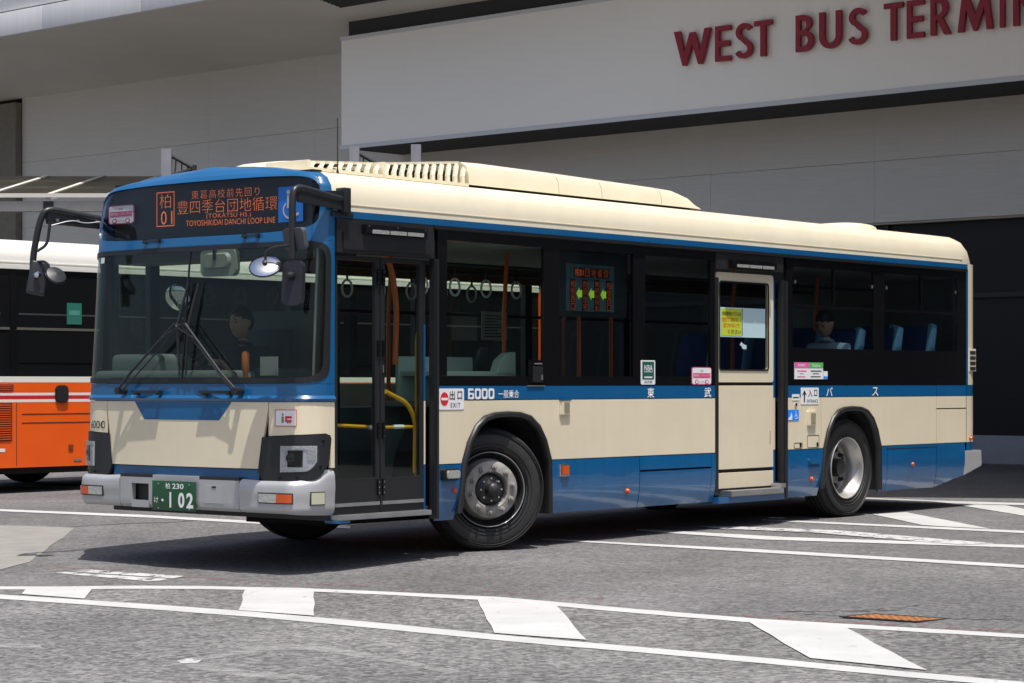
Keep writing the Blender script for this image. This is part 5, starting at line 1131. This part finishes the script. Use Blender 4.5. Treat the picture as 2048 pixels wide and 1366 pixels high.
# --- people in the bus
SKIN = mat('skin', (.58, .36, .25), .55); HAIR = mat('black hair', (.012, .011, .010), .5)
def skin_body(name, joints, edges, m, parent, sub=2):
    me = bpy.data.meshes.new(name); me.from_pydata([j[0] for j in joints], edges, []); o = bpy.data.objects.new(name, me); COL.objects.link(o)
    o.modifiers.new('s', 'SKIN'); sv = me.skin_vertices[0].data
    for i, j in enumerate(joints): sv[i].radius = j[1] if isinstance(j[1], tuple) else (j[1], j[1]); sv[i].use_root = (i == 0)
    sb = o.modifiers.new('d', 'SUBSURF'); sb.levels = sub; sb.render_levels = sub
    bpy.context.view_layer.update(); m2 = bpy.data.meshes.new_from_object(o.evaluated_get(DG())); bpy.data.objects.remove(o); bpy.data.meshes.remove(me)
    m2.name = name; m2.materials.clear(); m2.materials.append(m)
    for p in m2.polygons: p.use_smooth = True
    return link(bpy.data.objects.new(name, m2), parent)
def head_mesh(name, c, yaw, pitch, m, parent, kind):
    V = []; F = []; nu, nv = 28, 20; rot = Matrix.Rotation(yaw, 3, 'Z') @ Matrix.Rotation(pitch, 3, 'Y')
    for j in range(nv + 1):
        th_ = math.pi * j / nv
        for i in range(nu):
            ph = 2 * math.pi * i / nu; x = -math.sin(th_) * math.cos(ph); y = math.sin(th_) * math.sin(ph); z = math.cos(th_)   # face looks along -x
            p = Vector((x * .106, y * .083, z * .128))
            if z < 0: p.y *= 1 + z * .28; p.x = p.x * (1 + z * .12) - (.012 * -z)
            fx = max(0, -x)
            if kind == 'head':
                p.x -= .026 * fx ** 4 * math.exp(-((z + .12) / .16) ** 2) * math.exp(-(y / .16) ** 2)       # nose
                p.x += .010 * fx ** 2 * math.exp(-((z - .05) / .10) ** 2) * math.exp(-((abs(y) - .35) / .16) ** 2)   # eye sockets
                p.x -= .006 * fx ** 2 * math.exp(-((z + .48) / .07) ** 2) * math.exp(-(y / .3) ** 2)       # lips
                p.x -= .008 * fx ** 2 * math.exp(-((z + .80) / .14) ** 2)                                  # chin
                p.y += math.copysign(.016, y) * math.exp(-((abs(y) - 1) / .07) ** 2) * math.exp(-((z + .05) / .22) ** 2) * math.exp(-((x - .05) / .2) ** 2)  # ears
            else:
                p *= 1.075; p.z += .006
                cut = .08 + .46 * max(0, -x)
                if z < cut: p = p * .90 if x < .16 else (p if z > -.55 else p * .9)
            V.append(rot @ p + Vector(c))
    for j in range(nv):
        for i in range(nu): F.append([j * nu + i, j * nu + (i + 1) % nu, (j + 1) * nu + (i + 1) % nu, (j + 1) * nu + i])
    return mesh(name, V, F, m, parent, smooth='all', normals=False)
def person(loc, label, shirt, trousers, yaw_h, pitch_h, hands, hair=HAIR):
    """seated figure; local x points backwards of the bus like the bus frame; loc = seat point"""
    e = empty('person', BUS_M @ Vector(loc), math.pi / 2 - TH); tag(e, label, 'person')
    hx, hz = -.06, .69
    sh = skin_body('shirt', [((0, 0, .05), .16), ((-.01, 0, .25), (.155, .13)), ((-.02, 0, .42), (.17, .12)), ((-.03, 0, .50), (.07, .06)), ((-.03, .17, .44), .075), ((-.10, .22, .26), .062), ((-.22, .21, .12), .05), ((-.03, -.17, .44), .075), ((-.10, -.22, .26), .062), ((-.22, -.21, .12), .05)],
                   [(0, 1), (1, 2), (2, 3), (2, 4), (4, 5), (5, 6), (2, 7), (7, 8), (8, 9)], shirt, e)
    J = [((-.035, 0, .48), .055), ((-.045, 0, .58), .052)]; E = [(0, 1)]
    for s, (hx_, hy_, hz_) in zip((1, -1), hands):
        b = len(J); J += [((-.22, .21 * s, .12), .04), ((hx_, hy_, hz_), .028), ((hx_ - .06, hy_ - .01 * s, hz_ + .01), (.02, .04))]; E += [(b, b + 1), (b + 1, b + 2)]
        for k in range(4):
            c = len(J); y = hy_ + (.03 - .02 * k) * s; J += [((hx_ - .10, y, hz_ + .01), .009), ((hx_ - .125, y, hz_ - .02), .008)]; E += [(b + 2, c), (c, c + 1)]
        c = len(J); J += [((hx_ - .06, hy_ - .05 * s, hz_ + .02), .010), ((hx_ - .09, hy_ - .06 * s, hz_ + .015), .008)]; E += [(b + 2, c), (c, c + 1)]
    skin_body('body', J[:2], E[:1], SKIN, e, 2)
    for k in range(2): 
        b = 2 + k * 13; skin_body('arm', J[b:b + 13], [(x - b, y - b) for x, y in E if b <= x < b + 13], SKIN, e, 1)
    skin_body('trousers', [((0, 0, .08), (.16, .12)), ((-.02, .10, .06), .10), ((-.42, .13, .08), .075), ((-.45, .13, -.30), .055), ((-.02, -.10, .06), .10), ((-.42, -.13, .08), .075), ((-.45, -.13, -.30), .055)], [(0, 1), (1, 2), (2, 3), (0, 4), (4, 5), (5, 6)], trousers, e)
    for s in (1, -1): box('shoe', -.62, -.38, s * .13 - .05, s * .13 + .05, -.40, -.32, BLACKM, e, .03)
    head_mesh('head', (hx, 0, hz), yaw_h, pitch_h, SKIN, e, 'head')
    rot = Matrix.Rotation(yaw_h, 3, 'Z') @ Matrix.Rotation(pitch_h, 3, 'Y')
    for s in (1, -1):
        for nm, cx, cy, cz, ry, rz_, mm in (('eye', -.094, .034 * s, .004, .014, .006, BLACKP), ('eyebrow', -.098, .034 * s, .024, .018, .004, HAIR)):
            mesh(nm, [rot @ Vector((cx - .004 + .3 * abs(ry * math.cos(t * .6283)) * .3, cy + ry * math.cos(t * .6283), cz + rz_ * math.sin(t * .6283))) + Vector((hx, 0, hz)) for t in range(10)], [list(range(10))], mm, e)
    mesh('mouth', [rot @ Vector((-.102, .020 * math.cos(t * .6283), -.062 + .005 * math.sin(t * .6283))) + Vector((hx, 0, hz)) for t in range(10)], [list(range(10))], mat('lips', (.30, .12, .10), .5), e)
    head_mesh('hair', (hx, 0, hz), yaw_h, pitch_h, hair, e, 'hair')
    col = [(-.04 + .07 * math.cos(t * .5236), .07 * math.sin(t * .5236), .52 - .015 * math.cos(t * .5236)) for t in range(12)]; tube('collar', col, .016, shirt, e, 6, True)
    return e
BUS_M = Matrix.Translation((BX, BY, 0)) @ Matrix.Rotation(math.pi / 2 - TH, 4, 'Z')
person((5.42, .335, 1.20), 'passenger in pale blue shirt looking down at a rear window of the blue bus', mat('pale blue shirt', (.42, .56, .68), .8), mat('dark trousers', (.02, .022, .03), .8), 0, R(-22), ((-.36, .12, .16), (-.36, -.12, .16)))
person((-1.02, 1.86, 1.10), 'driver in a dark uniform behind the blue bus windscreen', mat('dark uniform', (.02, .022, .03), .8), mat('dark trousers', (.02, .022, .03), .8), 0, 0, ((-.42, .16, .36), (-.42, -.16, .36)))

# ------------------------------------------------------------------ the orange bus behind
TO = R(42); OX = .95; OB = empty('city_bus', (-5.32, 27.3, 0), math.pi / 2 - TO); tag(OB, 'orange city bus with white roof and red and white stripe at the left edge', 'bus')
ORG = mat('orange paint', (.86, .112, .008), .32, coat=.5, var=.05, vscale=2); WHT = mat('white roof paint', (.78, .76, .70), .4, coat=.3); REDS = mat('red stripe', (.55, .02, .025), .4); OGL = mat('dark bus glass', (.008, .009, .010), .06, coat=.3)
OA = [(-.57, .30), (-.5, .66), (-.40, .84), (-.28, .95), (-.12, 1.0), (.12, 1.0), (.28, .95), (.40, .84), (.5, .66), (.57, .30)]; OA = [(a + OX, b) for a, b in OA]
u0, u1 = -2.6, 8.55
prism('side_panel', [(u0, .30)] + OA + [(u1, .30), (u1, 1.075), (u0, 1.075)], 0, .03, ORG, OB); 
for z0, z1, m in ((1.078, 1.112, WHT), (1.1125, 1.158, REDS), (1.1585, 1.19, WHT), (1.1905, 1.315, ORG), (1.3155, 1.385, WHT)): rect('side_stripe', u0, u1, z0, z1, 0, .03, m, OB)
rect('window_band', u0, u1, 1.3855, 2.66, .012, .05, OGL, OB)
k = u0 + .25
while k < u1 - .3:
    rect('window_pillar', k, k + .1, 1.386, 2.655, .002, .0118, BLACKG, OB); rect('window_pane', k + .13, k + 1.27, 1.55, 2.5, .006, .0117, OGL, OB); rect('window_bar', k + .13, k + 1.27, 2.12, 2.14, .004, .0058, mat('grey window bar', (.05, .05, .05), .4), OB); k += 1.4
rect('roof_edge', u0, u1, 2.661, 2.72, -.01, .03, WHT, OB, .004); rect('roof_rail', u0, u1, 2.735, 2.75, -.008, .03, WHT, OB)
V = []; F = []; pf = [(0, 2.72), (.004, 2.80), (.02, 2.88), (.06, 2.95), (.14, 3.0), (.32, 3.03), (1.2, 3.05)]; pf = pf + [(2.485 - a, b) for a, b in pf[::-1]]
for u in (u0, u1): V += [(u, a, b) for a, b in pf]
n = len(pf); mesh('roof', V, [[i, i + 1, n + i + 1, n + i] for i in range(n - 1)] + [list(range(n)), list(range(n, 2 * n))], WHT, OB, smooth=True)
rect('far_side', u0, u1, .30, 2.72, 2.45, 2.485, ORG, OB); box('rear_end', u0 - .04, u0, 0, 2.485, .3, 2.72, ORG, OB); box('front_end', u1, u1 + .04, 0, 2.485, .3, 2.72, ORG, OB)
box('underbody', u0 + .1, u1 - .1, .12, 2.36, .22, .36, DARK, OB)
for u in (OX, 6.0 + OX):
    for v, y in ((.04, 0), (2.44, 180)):
        e = lathe('wheel', tyre_prof(.48, .27, .3), TYRE, OB, 40); e.location = (u, v, .48); e.rotation_euler = (0, 0, R(y)); lathe('rim', [(.30, .03), (.29, .0), (.27, .08), (.24, .15), (0, .16)], RIMGREY, e, 32)
V = [(p[0], .03, p[1]) for p in OA] + [(p[0], .7, p[1]) for p in OA]; mesh('wheel_housing', V, [[i, i + 1, 11 + i, 10 + i] for i in range(9)] + [list(range(10, 20))], DARK, OB)
GRM = mat('dark red grille', (.13, .02, .015), .6)
g1 = rect('engine_grille', -1.75, -.92, .62, 1.07, -.004, -.0005, GRM, OB)
for k in range(16): rect('slat', -1.73, -.94, .635 + k * .027, .645 + k * .027, -.012, -.0045, ORG, g1)
g2 = rect('engine_grille', -1.75, -.90, 1.215, 1.29, -.004, -.0005, GRM, OB)
for k in range(3): rect('slat', -1.73, -.92, 1.225 + k * .022, 1.232 + k * .022, -.01, -.0045, ORG, g2)
rrect('charging_port', -.30, -.11, 1.07, 1.28, .06, -.03, -.0005, BLACKM, OB, .01)
for z in (.93, .825): rect('panel_seam', -.78, .40, z, z + .01, -.003, -.0005, SEAM, OB)
rect('panel_seam', .40, .5, .75, .758, -.003, -.0005, SEAM, OB); rect('panel_seam', -.86, -.852, .32, 1.07, -.002, -.0005, SEAM, OB)
rect('lock_plate', -.10, -.03, .49, .56, -.01, -.0005, mat('dark orange lock', (.2, .04, .01), .5), OB, .003); rect('handle_recess', -.02, .10, .36, .385, -.006, -.0005, STEEL, OB); rect('white_mark', -1.3, -1.02, .49, .53, -.003, -.0005, WHITEP, OB)
GS = rect('green_sticker', -.12, .10, 2.02, 2.28, .0, .0055, mat('teal print', (.02, .15, .11), .5), OB); rect('text_line', -.09, .07, 2.13, 2.19, -.002, -.0005, mat('teal light print', (.07, .26, .2), .5), GS)
rect('seat_rail', -1.1, .45, 1.94, 1.97, .002, .0055, mat('dim handrail', (.10, .10, .08), .5), OB)
